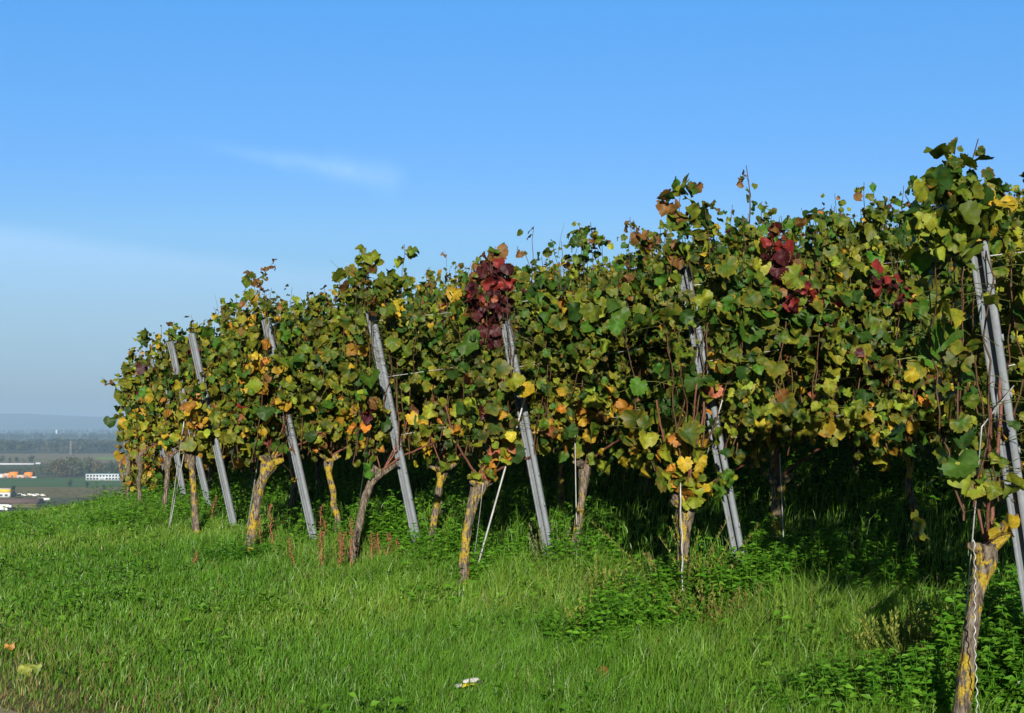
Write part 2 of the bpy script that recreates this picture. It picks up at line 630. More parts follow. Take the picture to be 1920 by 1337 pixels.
# ------------------------------------------------------------------ grapevine leaves
_half = [(0.0, 0.0), (0.07, -0.11), (0.20, -0.17), (0.29, -0.11), (0.38, -0.12), (0.44, -0.01), (0.45, 0.07), (0.53, 0.12),
         (0.54, 0.22), (0.58, 0.33), (0.51, 0.40), (0.47, 0.45), (0.50, 0.55), (0.42, 0.63), (0.37, 0.71), (0.28, 0.77), (0.20, 0.87), (0.10, 0.90)]
LEAF_HI = np.array(_half + [(0.0, 1.0)] + [(-x, y) for x, y in _half[:0:-1]])
_lo = [_half[q] for q in (0, 2, 4, 7, 9, 11, 12, 14, 16)]
LEAF_LO = np.array(_lo + [(0.0, 1.0)] + [(-x, y) for x, y in _lo[:0:-1]])
CEN = np.array([0.0, 0.28])

PAL = {'dark': (0.023, 0.062, 0.009), 'mid': (0.046, 0.112, 0.011), 'olive': (0.088, 0.128, 0.012), 'lime': (0.190, 0.230, 0.020),
       'yellow': (0.38, 0.27, 0.022), 'orange': (0.38, 0.165, 0.02), 'brown': (0.15, 0.075, 0.022), 'wine': (0.050, 0.010, 0.014),
       'red': (0.19, 0.020, 0.018), 'pink': (0.30, 0.10, 0.055)}
PK = list(PAL)
PC = np.array([PAL[k] for k in PK])


def leaf_colours(P, h, warm, patches):
    """centre and margin colour of each leaf; P: points, h: height over the ground"""
    n = len(P)
    low = np.clip((1.35 - h) / 0.35, 0, 1)
    hi = np.clip((h - 2.0) / 0.25, 0, 1)
    w = np.tile(np.array([0.36, 0.30, 0.22, 0.075, 0.015, 0.004, 0.009, 0.003, 0.002, 0.002]), (n, 1))
    w += low[:, None] * np.array([-0.10, -0.07, -0.02, 0.09, 0.10, 0.03, 0.02, 0.0, 0.0, 0.004])
    w += hi[:, None] * np.array([-0.06, -0.05, 0.10, 0.04, 0.01, 0.0, 0.03, 0.005, 0, 0])
    w += warm * np.array([-0.14, -0.10, 0.04, 0.14, 0.07, 0.03, 0.01, 0.0, 0.0, 0.0])
    # colour runs in drifts of a hand's breadth
    dr = vnoise(P[:, 0] * 3.1 + P[:, 1] * 2.3, P[:, 2] * 3.0, 31)
    w += np.clip(dr - 0.62, 0, 1)[:, None] * np.array([-0.4, -0.3, 0.5, 0.5, 0.16, 0.03, 0.03, 0, 0, 0])
    w += np.clip(0.38 - dr, 0, 1)[:, None] * np.array([0.6, 0.3, 0, -0.2, -0.1, 0, 0, 0, 0, 0])
    for c, r, kinds, pr in patches:
        m = (np.linalg.norm(P - c, axis=1) < r) & (rng.random(n) < pr)
        ww = np.zeros(len(PK))
        for k_, v_ in kinds.items():
            ww[PK.index(k_)] = v_
        w[m] = ww
    w = np.clip(w, 0, None)
    w /= w.sum(1)[:, None]
    cs = np.cumsum(w, 1)
    k = (rng.random(n)[:, None] > cs).sum(1).clip(0, len(PK) - 1)
    c0 = PC[k] * rng.uniform(0.75, 1.3, (n, 1)) * rng.normal(1, 0.07, (n, 3)).clip(0.8, 1.2)
    e = c0.copy()
    r_ = rng.random(n)
    green = k < 4
    a = green & (r_ < 0.42)
    e[a] = c0[a] * 0.45 + PC[4] * 0.4
    a = green & (r_ > 0.88)
    e[a] = c0[a] * 0.4 + PC[6] * 0.7
    a = (k == 4) & (r_ < 0.5)
    e[a] = PC[5] * 0.7 + c0[a] * 0.2
    a = (k == 5) & (r_ < 0.4)
    e[a] = PC[6]
    return c0, e


def add_leaves(mb, P, nrm, tipd, size, c0, c1, hi):
    n = len(P)
    if n == 0:
        return
    out = LEAF_HI if hi else LEAF_LO
    K = len(out)
    nn = nrm / (np.linalg.norm(nrm, axis=1)[:, None] + 1e-9)
    td = tipd - nn * np.sum(tipd * nn, 1)[:, None]
    td /= np.linalg.norm(td, axis=1)[:, None] + 1e-9
    sd = np.cross(td, nn)
    asp = rng.uniform(0.85, 1.25, n)
    fold = rng.normal(0.08, 0.38, n)
    curl = rng.normal(-0.25, 0.42, n)
    wav = rng.uniform(0.03, 0.20, n)
    ph = rng.uniform(0, 6.28, n)
    rings = [(CEN[None], 0.0)]
    mid = CEN + (out - CEN) * 0.55
    rings.append((mid, 0.45))
    rings.append((out, 1.0))
    if not hi:
        rings = [rings[0], rings[2]]
    L, CC = [], []
    for q, tcol in rings:
        x = q[None, :, 0] * asp[:, None]
        y = np.broadcast_to(q[None, :, 1], x.shape)
        if tcol == 1.0:
            jit = rng.normal(1, 0.055, x.shape)
            x = x * jit
            y = 0.28 + (y - 0.28) * jit * rng.normal(1, 0.03, x.shape)
        an = np.arctan2(q[:, 1] - CEN[1], q[:, 0])[None]
        z = fold[:, None] * np.abs(x) + curl[:, None] * (y - 0.2) ** 2 * 0.8 + wav[:, None] * np.sin(3 * an + ph[:, None]) * (tcol + 0.1)
        w = sd[:, None] * x[..., None] + td[:, None] * y[..., None] + nn[:, None] * z[..., None]
        L.append(P[:, None] + w * size[:, None, None])
        kk = np.clip(tcol ** 1.5 * rng.uniform(0.2, 1.5, (n, len(q), 1)), 0, 1)
        CC.append((c0[:, None] * (1 - kk) + c1[:, None] * kk) * rng.uniform(0.85, 1.15, (n, len(q), 1)))
    V = np.concatenate(L, 1)
    C = np.concatenate(CC, 1)
    T = V.shape[1]
    k = np.arange(K)
    k2 = (k + 1) % K
    base = (np.arange(n) * T)[:, None, None]
    f3 = np.stack([np.zeros(K, int), 1 + k, 1 + k2], -1)[None] + base
    f4 = None
    if hi:
        f4 = (np.stack([1 + k, 1 + K + k, 1 + K + k2, 1 + k2], -1)[None] + base).reshape(-1, 4)
    mb.add(V.reshape(-1, 3), f3.reshape(-1, 3), f4, C.reshape(-1, 3))


STEM = np.array([0.10, 0.055, 0.028])
STEM_G = np.array([0.14, 0.15, 0.04])


def grow(mb, k, row, s0, s1, nsh, hi, warm, patches, clear, top_f, bot=1.0, size=1.0):
    """shoots of one vine between s0 and s1 along its row, with their leaves"""
    P0 = row['P']
    LP, LN, LT, LS, LH = [], [], [], [], []
    for q in range(nsh):
        s = s0 + (s1 - s0) * (q + rng.uniform(0.1, 0.9)) / nsh
        side = rng.choice([-1, 1])
        w = rng.normal(0, 0.05)
        htop = float(top_f(s)) + rng.normal(-0.04, 0.08)
        hb = bot - 0.12 + rng.normal(0, 0.04)
        wild = rng.random() < (0.07 if k > 1 else 0.0)
        if wild:
            htop += rng.uniform(0.06, 0.19)
        n = 16
        hh = np.linspace(hb, htop, n)
        kq = np.linspace(0, 1, n)
        lat = w + side * rng.uniform(0.02, 0.20) * np.sin(kq * 2.6) + 0.02 * np.cumsum(rng.normal(0, 0.6, n))
        ss = s + rng.normal(0, 0.10) * kq + 0.015 * np.cumsum(rng.normal(0, 0.8, n))
        XY = P0[None, :2] + ss[:, None] * U[None, :2] + lat[:, None] * E[None, :2]
        zz = gz(XY[:, 0], XY[:, 1]) + hh
        pts = np.column_stack([XY, zz])
        mb.tube(pts, np.linspace(0.0055, 0.002, n), 4, STEM * rng.uniform(0.8, 1.3), cap=False)
        nl = int((htop - hb) / (0.0145 if k <= 5 else 0.017))
        for m in range(nl):
            kk = min(1.0, (m + rng.uniform(0, 0.9)) / nl)
            fi = kk * (n - 1)
            a = int(min(fi, n - 2))
            p = pts[a] + (pts[a + 1] - pts[a]) * (fi - a)
            h = hb + (htop - hb) * kk
            if wild and kk > 0.9 and rng.random() < 0.4:
                continue
            if h < bot and rng.random() < 0.6:
                continue
            sd = side if rng.random() < 0.62 else -side
            if rng.random() < 0.58:
                sd = -1 if rng.random() < 0.6 else 1
            out = E * sd * rng.uniform(0.5, 1.3) + U * rng.normal(0, 0.6) + np.array([0, 0, rng.uniform(-0.35, 0.6)])
            out /= np.linalg.norm(out)
            hole = float(vnoise(s * 4.2 + 31 + k * 5.3 + 0.8 * sd, h * 4.2 + k * 7.7, 77))
            bul = 0.45 + 1.15 * float(vnoise(s * 2.6 + k * 3.1, h * 2.6 + sd * 9, 78))
            if hole < (0.36 if h > 1.55 else 0.44) and rng.random() < 0.82:
                continue
            reach = bul * rng.uniform(0.05, 0.20) * (1 - 0.35 * max(0, kk - 0.7) / 0.3)
            if rng.random() < 0.25:
                reach *= 0.35
            if kk > 0.82:
                reach = min(reach, 0.09)
            lp = p + out * reach
            nr_ = E * sd * rng.uniform(0.3, 1.1) + U * (rng.normal(-0.10, 0.62)) + np.array([0, 0, rng.uniform(-0.25, 1.05)])
            if kk > 0.9:
                nr_ = nr_ * np.array([0.6, 0.6, 1]) + rng.normal(0, 0.35, 3)
            td = np.array([0, 0, -1.0]) + out * 0.45 + rng.normal(0, 0.45, 3)
            sz = min(0.130, max(0.035, 0.061 * math.exp(rng.normal(0, 0.40)))) * size * (1.0 if kk < 0.82 else rng.uniform(0.5, 0.95))
            LP.append(lp); LN.append(nr_); LT.append(td); LS.append(sz); LH.append(h)
            if hi and reach > 0.09 and rng.random() < 0.6:
                sag = (p + lp) / 2 + np.array([0, 0, 0.012])
                mb.tube([p, sag, lp], 0.0016, 3, STEM_G * rng.uniform(0.7, 1.4), cap=False)
    LP = np.array(LP); LN = np.array(LN); LT = np.array(LT); LS = np.array(LS); LH = np.array(LH)
    if clear:
        A, B, spans = clear
        ax = B - A
        kk = np.clip(((LP[:, 2] + LT[:, 2] * 0.03) - A[2]) / ax[2], 0, 1)
        Q = A + kk[:, None] * ax
        vd = Q.copy(); vd[:, 2] = 0
        vd /= np.linalg.norm(vd, axis=1)[:, None]
        rel = LP - Q
        dep = np.sum(rel * vd, 1)
        latv = rel[:, 0] * vd[:, 1] - rel[:, 1] * vd[:, 0]
        kill = np.zeros(len(LP), bool)
        # leaves between the post and the sun: nearest approach of their light rays to the axis
        a_ = ax / np.linalg.norm(ax)
        w0_ = LP - A
        b_ = np.dot(a_, S2)
        d_, e_ = w0_ @ a_, w0_ @ S2
        rel_s = (e_ - b_ * d_) / (1 - b_ * b_)
        along = (d_ - b_ * e_) / (1 - b_ * b_)
        ks = lambda P_, r_: along / np.linalg.norm(ax)
        Q0 = lambda P_, r_: A + along[:, None] * a_
        for lo, hi_, pr in spans:
            ps = LP - rel_s[:, None] * S2[None] - Q0(LP, rel_s)
            kill |= (rel_s > 0) & (rel_s < 0.9) & (ks(LP, rel_s) > lo) & (ks(LP, rel_s) < hi_) & (np.linalg.norm(ps, axis=1) < 0.075) & (rng.random(len(LP)) < 0.85 * pr)
            kill |= (kk > lo) & (kk < hi_) & (np.abs(latv) < 0.105) & (dep < 0.12) & (rng.random(len(LP)) < pr)
        ok = ~kill
        LP, LN, LT, LS, LH = LP[ok], LN[ok], LT[ok], LS[ok], LH[ok]
    c0, c1 = leaf_colours(LP, LH, warm, patches)
    add_leaves(mb, LP, LN, LT, LS, c0, c1, hi)


# ------------------------------------------------------------------ the rows
ROWS = {}
ROW_PX = {1: (1799, 1400), 2: (1283, 1148), 3: (868, 1100), 4: (660, 1058), 5: (468, 1035), 6: (368, 1000)}
for k, (px, py) in ROW_PX.items():
    ROWS[k] = {'P': ground_at(px, py)}
for k, tt_ in zip(range(7, 14), (15.2, 17.3, 19.4, 21.5, 23.6, 25.7, 27.8)):
    uu_ = float(u_edge(np.array(tt_)))
    P = U * uu_ + E * tt_
    P[2] = float(gz(P[0], P[1]))
    ROWS[k] = {'P': P}

ROW_NAME = {1: 'the nearest row at the right edge', 2: 'the second row from the right', 3: 'the row with the dark red end',
            4: 'the fourth row from the right', 5: 'the row with the orange leaf cluster',
            6: 'the sixth row from the right', 7: 'the seventh row from the right', 8: 'the eighth row from the right',
            9: 'the fifth row from the far left', 10: 'the fourth row from the far left', 11: 'the third row from the far left',
            12: 'the second row from the far left', 13: 'the last row at the far left'}
ORD = ['first', 'second', 'third', 'fourth', 'fifth', 'sixth', 'seventh', 'eighth', 'ninth']

TOPS = {1: [(-0.4, 1.9), (-0.1, 2.02), (0.4, 2.0), (8, 2.1)],
        2: [(-0.3, 2.15), (0, 2.23), (0.3, 2.15), (0.5, 2.2), (1, 2.24), (1.9, 2.26), (8, 2.24)],
        3: [(-0.15, 2.0), (0.1, 2.15), (0.3, 2.25), (0.55, 2.2), (1, 2.30), (8, 2.29)],
        4: [(-0.1, 2.1), (0.3, 2.27), (0.55, 2.15), (0.75, 2.02), (8, 2.15)],
        5: [(-0.2, 2.1), (0, 2.29), (0.6, 2.2), (8, 2.2)],
        6: [(-0.2, 2.0), (0, 2.14), (0.4, 2.3), (0.6, 2.36), (8, 2.3)]}
S_START = {1: -0.06, 2: -0.22, 3: -0.10, 4: -0.05, 5: -0.22, 6: -0.14, 7: -0.05, 8: -0.08, 9: -0.05, 10: 0.05, 11: 0.1, 12: 0.15, 13: 0.4}
NV = {1: 4, 2: 7, 3: 8, 4: 8, 5: 8, 6: 8, 7: 7, 8: 7, 9: 7, 10: 7, 11: 7, 12: 7, 13: 7}

# end posts: pixel rows and columns of base and top, and the stretches of each that the leaves leave free
POST_PX = {1: ((1953, 1245), (1835, 452)), 2: ((1402, 1110), (1283, 500)), 3: ((1040, 1075), (938, 540)), 4: ((785, 1020), (692, 560)),
           5: ((592, 1012), (500, 598)), 6: ((442, 990), (361, 625)), 7: ((396, 955), (321, 640)), 8: ((350, 948), (299, 660)),
           9: ((318, 940), (285, 673))}
CLEAR = {1: [(0.0, 0.34, 1.0), (0.44, 1.0, 0.93)], 2: [(0, 0.42, 0.95), (0.5, 0.62, 0.5), (0.74, 0.84, 0.85), (0.9, 1, 0.9)],
         3: [(0, 0.42, 1.0), (0.42, 0.7, 0.35), (0.70, 1, 0.9)], 4: [(0, 0.42, 0.95), (0.42, 0.62, 0.5), (0.62, 1, 1.0)],
         5: [(0, 0.62, 1.0), (0.85, 1, 0.7)], 6: [(0, 0.5, 1), (0.80, 1, 1.0)], 7: [(0, 0.4, 0.6), (0.62, 1, 1.0)], 8: [(0, 0.5, 1), (0.7, 1, 0.9)],
         9: [(0, 0.5, 0.6), (0.75, 1, 0.7)]}
POSTS = {}
for k, (b, t_) in POST_PX.items():
    P0 = ROWS[k]['P']
    B = in_row(b[0], b[1], P0)
    T = in_row(t_[0], t_[1], P0)
    ax = (T - B) / np.linalg.norm(T - B)
    g_ = float(gz(B[0], B[1]))
    B = B + ax * ((g_ - 0.12 - B[2]) / ax[2])
    POSTS[k] = (B, T)

# colour drifts that belong to single vines
PATCH = {k: [] for k in ROWS}


def patch(k, px, py, rpx, kinds, pr, off=-0.12):
    c = in_row(px, py, ROWS[k]['P'] + E * off)
    PATCH[k].append((c, rpx * c[1] / F, kinds, pr))


WINE = {'wine': 1.0, 'brown': 0.12, 'red': 0.05}
patch(3, 925, 490, 42, WINE, 0.9)
patch(3, 878, 570, 32, {'wine': 0.8, 'red': 0.1, 'pink': 0.1}, 0.85)
patch(3, 912, 610, 34, {'wine': 0.8, 'pink': 0.2}, 0.8)
patch(3, 890, 520, 30, {'brown': 0.5, 'olive': 0.4}, 0.7)
patch(3, 890, 710, 16, {'pink': 1}, 0.8)
patch(3, 970, 790, 16, {'red': 1}, 0.7)
patch(3, 940, 850, 30, {'pink': 0.5, 'orange': 0.3, 'lime': 0.4}, 0.8)
patch(3, 1170, 505, 34, {'wine': 0.7, 'brown': 0.4}, 0.7)
patch(3, 1085, 790, 36, {'yellow': 0.7, 'orange': 0.3}, 0.7)
patch(2, 1462, 465, 46, WINE, 0.85)
patch(2, 1485, 540, 34, WINE, 0.85)
patch(2, 1535, 565, 34, {'red': 0.5, 'orange': 0.3, 'wine': 0.3}, 0.75)
patch(2, 1670, 540, 32, {'red': 0.5, 'wine': 0.5}, 0.6)
patch(2, 1610, 670, 34, {'wine': 0.6, 'red': 0.3, 'pink': 0.2}, 0.6)
patch(2, 1425, 605, 20, {'orange': 1.0, 'yellow': 0.2}, 0.9)
patch(2, 1280, 380, 60, {'brown': 0.3, 'olive': 0.4, 'wine': 0.1}, 0.6)
patch(2, 1285, 870, 70, {'lime': 0.5, 'yellow': 0.35, 'orange': 0.1}, 0.8)
patch(2, 1320, 690, 50, {'olive': 0.5, 'yellow': 0.2, 'pink': 0.2}, 0.5)
patch(4, 700, 750, 34, {'wine': 0.7, 'red': 0.3}, 0.6)
patch(4, 760, 780, 30, {'yellow': 0.9}, 0.6)
patch(4, 735, 580, 30, {'yellow': 0.9, 'lime': 0.3}, 0.6)
patch(4, 675, 645, 24, {'yellow': 0.6, 'orange': 0.5}, 0.7)
patch(5, 490, 705, 44, {'orange': 0.4, 'yellow': 0.4, 'brown': 0.2, 'lime': 0.3}, 0.6)
patch(5, 515, 770, 32, {'orange': 0.6, 'yellow': 0.4}, 0.7)
patch(6, 352, 770, 36, {'orange': 0.5, 'yellow': 0.6}, 0.8)
patch(1, 1860, 790, 45, {'yellow': 0.7, 'orange': 0.2, 'lime': 0.3}, 0.7, -0.15)
patch(1, 1780, 490, 30, {'yellow': 0.8, 'lime': 0.4}, 0.6, -0.15)

# trunks of the first vines, and of the second ones where they show: pixels from the base to the head, and the width
TRUNK_PX = {(1, 0): ([(1796, 1410), (1804, 1330), (1812, 1255), (1822, 1170), (1836, 1095), (1850, 1045), (1853, 1018)], 0.074, M_BARK_L),
            (2, 0): ([(1284, 1155), (1281, 1090), (1281, 1020), (1284, 965), (1286, 945)], 0.102, M_BARK),
            (3, 0): ([(868, 1105), (870, 1050), (876, 990), (888, 935), (902, 902)], 0.088, M_BARK_L),
            (4, 0): ([(658, 1062), (670, 1000), (684, 935), (700, 896), (716, 882)], 0.080, M_BARK_N),
            (5, 0): ([(466, 1038), (474, 985), (486, 915), (500, 880), (508, 862)], 0.105, M_BARK_L),
            (6, 0): ([(368, 1003), (364, 930), (360, 880), (356, 846)], 0.085, M_BARK),
            (2, 1): ([(1455, 1090), (1453, 1010), (1456, 940), (1460, 900)], 0.08, M_BARK_L),
            (3, 1): ([(1078, 1055), (1083, 990), (1093, 920), (1097, 868)], 0.078, M_BARK),
            (4, 1): ([(808, 1030), (814, 975), (824, 910), (832, 878)], 0.075, M_BARK_L)}


def spline(pts, n):
    pts = np.asarray(pts, float)
    d = np.concatenate([[0], np.cumsum(np.linalg.norm(np.diff(pts, axis=0), axis=1))])
    q = np.linspace(0, d[-1], n)
    o = np.stack([np.interp(q, d, pts[:, i]) for i in range(3)], 1)
    for _ in range(3):
        o[1:-1] = 0.25 * o[:-2] + 0.5 * o[1:-1] + 0.25 * o[2:]
    return o


RED_CANE = np.array([0.14, 0.055, 0.035])


def make_vine(k, i, label):
    row = ROWS[k]
    P0 = row['P']
    s = i * 1.03 + (0 if i == 0 else rng.normal(0, 0.06))
    near = k <= 6
    hi = (k <= 4 and i <= 3) or (k == 5 and i < 2)
    base = P0 + U * s
    base[2] = float(gz(base[0], base[1]))
    root = thing('grape_vine', label, 'grapevine', base, 'grapevines trained in the vineyard rows')
    # trunk
    if (k, i) in TRUNK_PX:
        px, wd, bm = TRUNK_PX[(k, i)]
        pts = spline([in_row(a, b, P0) for a, b in px], 40)
    else:
        ln = rng.normal(0, 0.06)
        lw = rng.normal(0, 0.04)
        hh = np.linspace(-0.05, 0.70, 8)
        pts = spline([base + np.array([0, 0, h]) + U * (ln * h + 0.02 * rng.normal()) + E * (lw * h + 0.015 * rng.normal()) for h in hh], 26)
        wd = rng.uniform(0.06, 0.085)
        bm = [M_BARK, M_BARK_N, M_BARK_L][rng.integers(3)] if k < 7 else M_BARK_N
    n = len(pts)
    kk = np.linspace(0, 1, n)
    wd *= 0.80
    rr = wd / 2 * (1.12 - 0.22 * np.sin(kk * 2.6) + 0.5 * np.exp(-((kk - 0.92) / 0.08) ** 2) + 0.2 * np.exp(-(kk / 0.05) ** 2))
    rr[-1] *= 0.55
    mb = MB()
    mb.tube(pts, rr * (1 + 0.10 * np.sin(kk * 23 + k) * rng.uniform(0.3, 1)), 22 if near else 12, rough=0.085)
    head = pts[-1]
    # spurs: short stubs of old wood on the head
    for q in range(4 if near else 1):
        d = U * (rng.uniform(0.4, 1.2) * (-1) ** q) + E * rng.uniform(-0.7, 0.3) + np.array([0, 0, rng.uniform(0.2, 0.8)])
        d /= np.linalg.norm(d)
        b0 = head - np.array([0, 0, 0.03]) + d * wd * 0.25
        ls = rng.uniform(0.8, 1.5)
        mb.tube([b0, b0 + d * 0.035 * ls, b0 + d * 0.075 * ls, b0 + d * 0.10 * ls], [wd * 0.40, wd * 0.34, wd * 0.27, wd * 0.16], 12, rough=0.14)
    mb.build('trunk', bm, root, base, smooth=True)
    # canes: young red brown wood rising from the head into the leaves, one bent down along the lowest wire
    ncane = (4 if i == 0 else 3) if near else 1
    for q in range(ncane):
        up = rng.uniform(0.30, 0.55)
        dr = U * rng.normal(0.02, 0.10) + E * rng.normal(-0.02, 0.05)
        if q == 0:
            ds = 0.5 if i == 0 else 0.42
            p = [head, head + U * 0.10 + [0, 0, 0.06], head + U * 0.26 + [0, 0, 0.13], head + U * ds + [0, 0, 0.17 + 0.15 * ds * 0.5]]
            r0 = 0.010
        else:
            p = [head + dr * 0.1, head + dr * 0.6 + [0, 0, up * 0.4], head + dr * 1.2 + [0, 0, up * 0.8], head + dr * 1.6 + [0, 0, up + 0.15]]
            r0 = rng.uniform(0.006, 0.009)
        c = MB()
        pp = spline(p, 14)
        pp[2:] += np.cumsum(rng.normal(0, 0.0035, (12, 3)), 0)
        c.tube(pp, np.linspace(r0, r0 * 0.7, 14), 7, RED_CANE * rng.uniform(0.7, 1.25), rough=0.08)
        c.build('cane', M_CANE, root, base, smooth=True)
    # leaves
    f = MB()
    s0 = S_START.get(k, -0.2) if i == 0 else s - 0.5
    s1 = s + 0.52
    tops = TOPS.get(k, [(-0.3, 2.05), (0.1, 2.15), (8, 2.15)])
    tx, ty = zip(*tops)
    top_f = lambda q: np.interp(q, tx, ty) + 0.20 * (vnoise(q * 3.0, k * 3.3, 14) - 0.5)
    clear = None
    if k in CLEAR and i <= 1:
        clear = (*POSTS[k], CLEAR[k])
    warm = {5: 0.25, 6: 0.55, 7: 0.8, 8: 0.9}.get(k, 0.0 if k < 5 else 0.95)
    span = s1 - s0
    nsh = int(round((20 if k <= 5 else 17) * span))
    bot = ((1.0 if k <= 3 else 0.93) if i == 0 else 0.92 if i < 2 else 0.72 if i < 4 else 0.58) if k <= 6 else (0.85 if i == 0 else 0.6) if k <= 8 else (0.34 if i == 0 else 0.36)
    grow(f, k, row, s0, s1, nsh, hi, warm, PATCH[k], clear, top_f, bot, {1: 0.88}.get(k, 1.0) if k <= 6 else 1.1)
    f.build('foliage', M_LEAF, root, base, smooth=True)
    row.setdefault('roots', {})[i] = (root, base, head)
    return root


FIRST = {1: 'grapevine with a leaning trunk thickly coated in yellow lichen at the right edge',
         2: 'grapevine with a knobbly upright trunk and yellow leaves sprouting from its head',
         3: 'grapevine with a curved trunk and dark red leaves around its end post',
         4: 'grapevine with a thin grey trunk bent right under dark red and yellow leaves',
         5: 'grapevine with a yellow blotched trunk and an orange leaf cluster above',
         6: 'grapevine with orange leaves above a short trunk beside the crossing guy wires'}
for k in ROWS:
    for i in range(NV[k]):
        if i == 0:
            lb = FIRST.get(k, 'yellowing grapevine at the headland end of ' + ROW_NAME[k])
        elif (k, i) == (2, 1):
            lb = 'grapevine with a yellow striped trunk half in shade behind the second steel post'
        elif (k, i) == (3, 1):
            lb = 'grapevine with a straight knob headed trunk under a big yellow leaf'
        elif (k, i) == (4, 1):
            lb = 'grapevine with a dark trunk lit yellow at its head, left of the curved trunk'
        else:
            lb = f'{ORD[i]} grapevine from the headland along {ROW_NAME[k]}'
        make_vine(k, i, lb)

# low sprays of leaves that hang beside the trunks, and shoots that stand out over the rows


def shoot(k, pts_px, leaves, colours, rad=0.0035, off=0.0, leaf_from=0.25, size=0.075, name='shoot', depth=None):
    root, base, head = ROWS[k]['roots'][0]
    if depth is not None:
        root, base, head = ROWS[k]['roots'][depth]
    P0 = ROWS[k]['P'] + E * off
    pts = spline([in_row(a, b, P0) for a, b in pts_px], 18)
    f = MB()
    f.tube(pts, np.linspace(rad, rad * 0.45, 18), 5, STEM * 1.1, cap=False)
    P, N, T, Sz, ci = [], [], [], [], []
    for q in range(leaves):
        kk = leaf_from + (1 - leaf_from) * (q + rng.uniform(0.0, 0.9)) / max(leaves, 1)
        p = pts[int(min(kk, 1) * 17)]
        d = rng.normal(0, 1, 3) * np.array([1, 1, 0.5])
        d /= np.linalg.norm(d)
        P.append(p + d * rng.uniform(0.01, 0.07) * size / 0.075)
        N.append(-E * 0.7 + rng.normal(0, 0.6, 3) + np.array([0, 0, 0.3]))
        T.append(np.array([0, 0, -0.8]) + d * 0.8 + rng.normal(0, 0.3, 3))
        Sz.append(size * rng.uniform(0.5, 1.2))
        ci.append(PAL[colours[rng.integers(len(colours))]])
    if leaves:
        c0 = np.array(ci) * rng.uniform(0.75, 1.25, (leaves, 1))
        c1 = np.where((rng.random((leaves, 1)) < 0.3) & (c0[:, 1:2] > c0[:, :1] * 0.5), c0 * 0.6 + np.array(PAL['yellow']) * 0.25, c0)
        add_leaves(f, np.array(P), np.array(N), np.array(T), np.array(Sz), c0, c1, True)
    return f.build(name, M_LEAF, root, base, smooth=True)


# over row 1
shoot(1, [(1835, 420), (1812, 370), (1790, 330), (1783, 292)], 40, ['olive', 'mid', 'lime', 'brown', 'dark', 'olive'], size=0.078, leaf_from=0.05, off=-0.1)
shoot(1, [(1780, 420), (1760, 380), (1745, 340), (1712, 352)], 20, ['olive', 'dark', 'mid', 'lime', 'brown'], size=0.085, leaf_from=0.05, off=-0.1)
shoot(1, [(1845, 430), (1862, 390), (1866, 360), (1846, 345)], 22, ['olive', 'mid', 'dark', 'yellow', 'lime'], size=0.075, leaf_from=0.05, off=-0.05)
shoot(1, [(1800, 480), (1765, 440), (1725, 415), (1697, 365)], 22, ['olive', 'mid', 'lime', 'dark'], size=0.075, leaf_from=0.05, off=-0.1)
shoot(1, [(1820, 470), (1790, 420), (1770, 390), (1758, 360)], 18, ['olive', 'mid', 'dark', 'lime'], size=0.07, leaf_from=0.05, off=-0.05)
# over row 2
shoot(2, [(1288, 500), (1276, 430), (1272, 380), (1284, 330)], 42, ['olive', 'brown', 'mid', 'dark', 'lime', 'brown'], size=0.085, leaf_from=0.02, off=-0.1)
shoot(2, [(1285, 440), (1305, 410), (1310, 382)], 9, ['mid', 'olive', 'dark'], size=0.10, leaf_from=0.2, off=-0.08)
shoot(2, [(1402, 450), (1407, 390), (1405, 350), (1399, 310)], 0, ['olive'], rad=0.0055, depth=1)
shoot(2, [(1408, 370), (1404, 345), (1399, 328), (1390, 335)], 6, ['olive', 'mid', 'brown'], rad=0.002, size=0.05, leaf_from=0.1, depth=1)
shoot(2, [(1330, 470), (1350, 458), (1375, 453), (1400, 455)], 0, ['olive'], rad=0.0045, depth=0)
shoot(2, [(1495, 440), (1510, 410), (1502, 390)], 8, ['olive', 'mid', 'dark'], size=0.085, depth=1)
shoot(2, [(1545, 460), (1568, 420), (1580, 392)], 8, ['olive', 'brown', 'lime'], size=0.07, depth=1)
shoot(2, [(1240, 470), (1200, 440), (1172, 415)], 10, ['brown', 'brown', 'olive', 'wine'], size=0.06, leaf_from=0.3)
shoot(2, [(1352, 462), (1349, 440), (1346, 416)], 0, ['olive'], rad=0.0018)
# over row 3
shoot(3, [(930, 560), (922, 520), (918, 485), (930, 462)], 32, ['wine', 'wine', 'wine', 'brown'], size=0.08, leaf_from=0.02, off=-0.1)
shoot(3, [(938, 480), (934, 520), (940, 560), (945, 600)], 22, ['wine', 'wine', 'wine', 'red', 'brown'], size=0.085, leaf_from=0.0, off=-0.14)
shoot(3, [(915, 560), (912, 590), (914, 620), (910, 645)], 16, ['wine', 'wine', 'pink', 'wine'], size=0.08, leaf_from=0.0, off=-0.22)
shoot(3, [(900, 545), (880, 560), (862, 572)], 12, ['wine', 'wine', 'brown', 'red'], size=0.08, leaf_from=0.0, off=-0.2)
shoot(2, [(1440, 425), (1452, 465), (1464, 510), (1478, 560)], 30, ['wine', 'wine', 'wine', 'red', 'brown'], size=0.085, leaf_from=0.0, off=-0.22, depth=1)
shoot(2, [(1490, 500), (1486, 540), (1480, 575)], 14, ['wine', 'wine', 'red'], size=0.08, leaf_from=0.0, off=-0.24, depth=1)
shoot(2, [(1515, 555), (1535, 562), (1548, 575)], 10, ['red', 'orange', 'red', 'wine'], size=0.065, leaf_from=0.0, off=-0.26, depth=1)
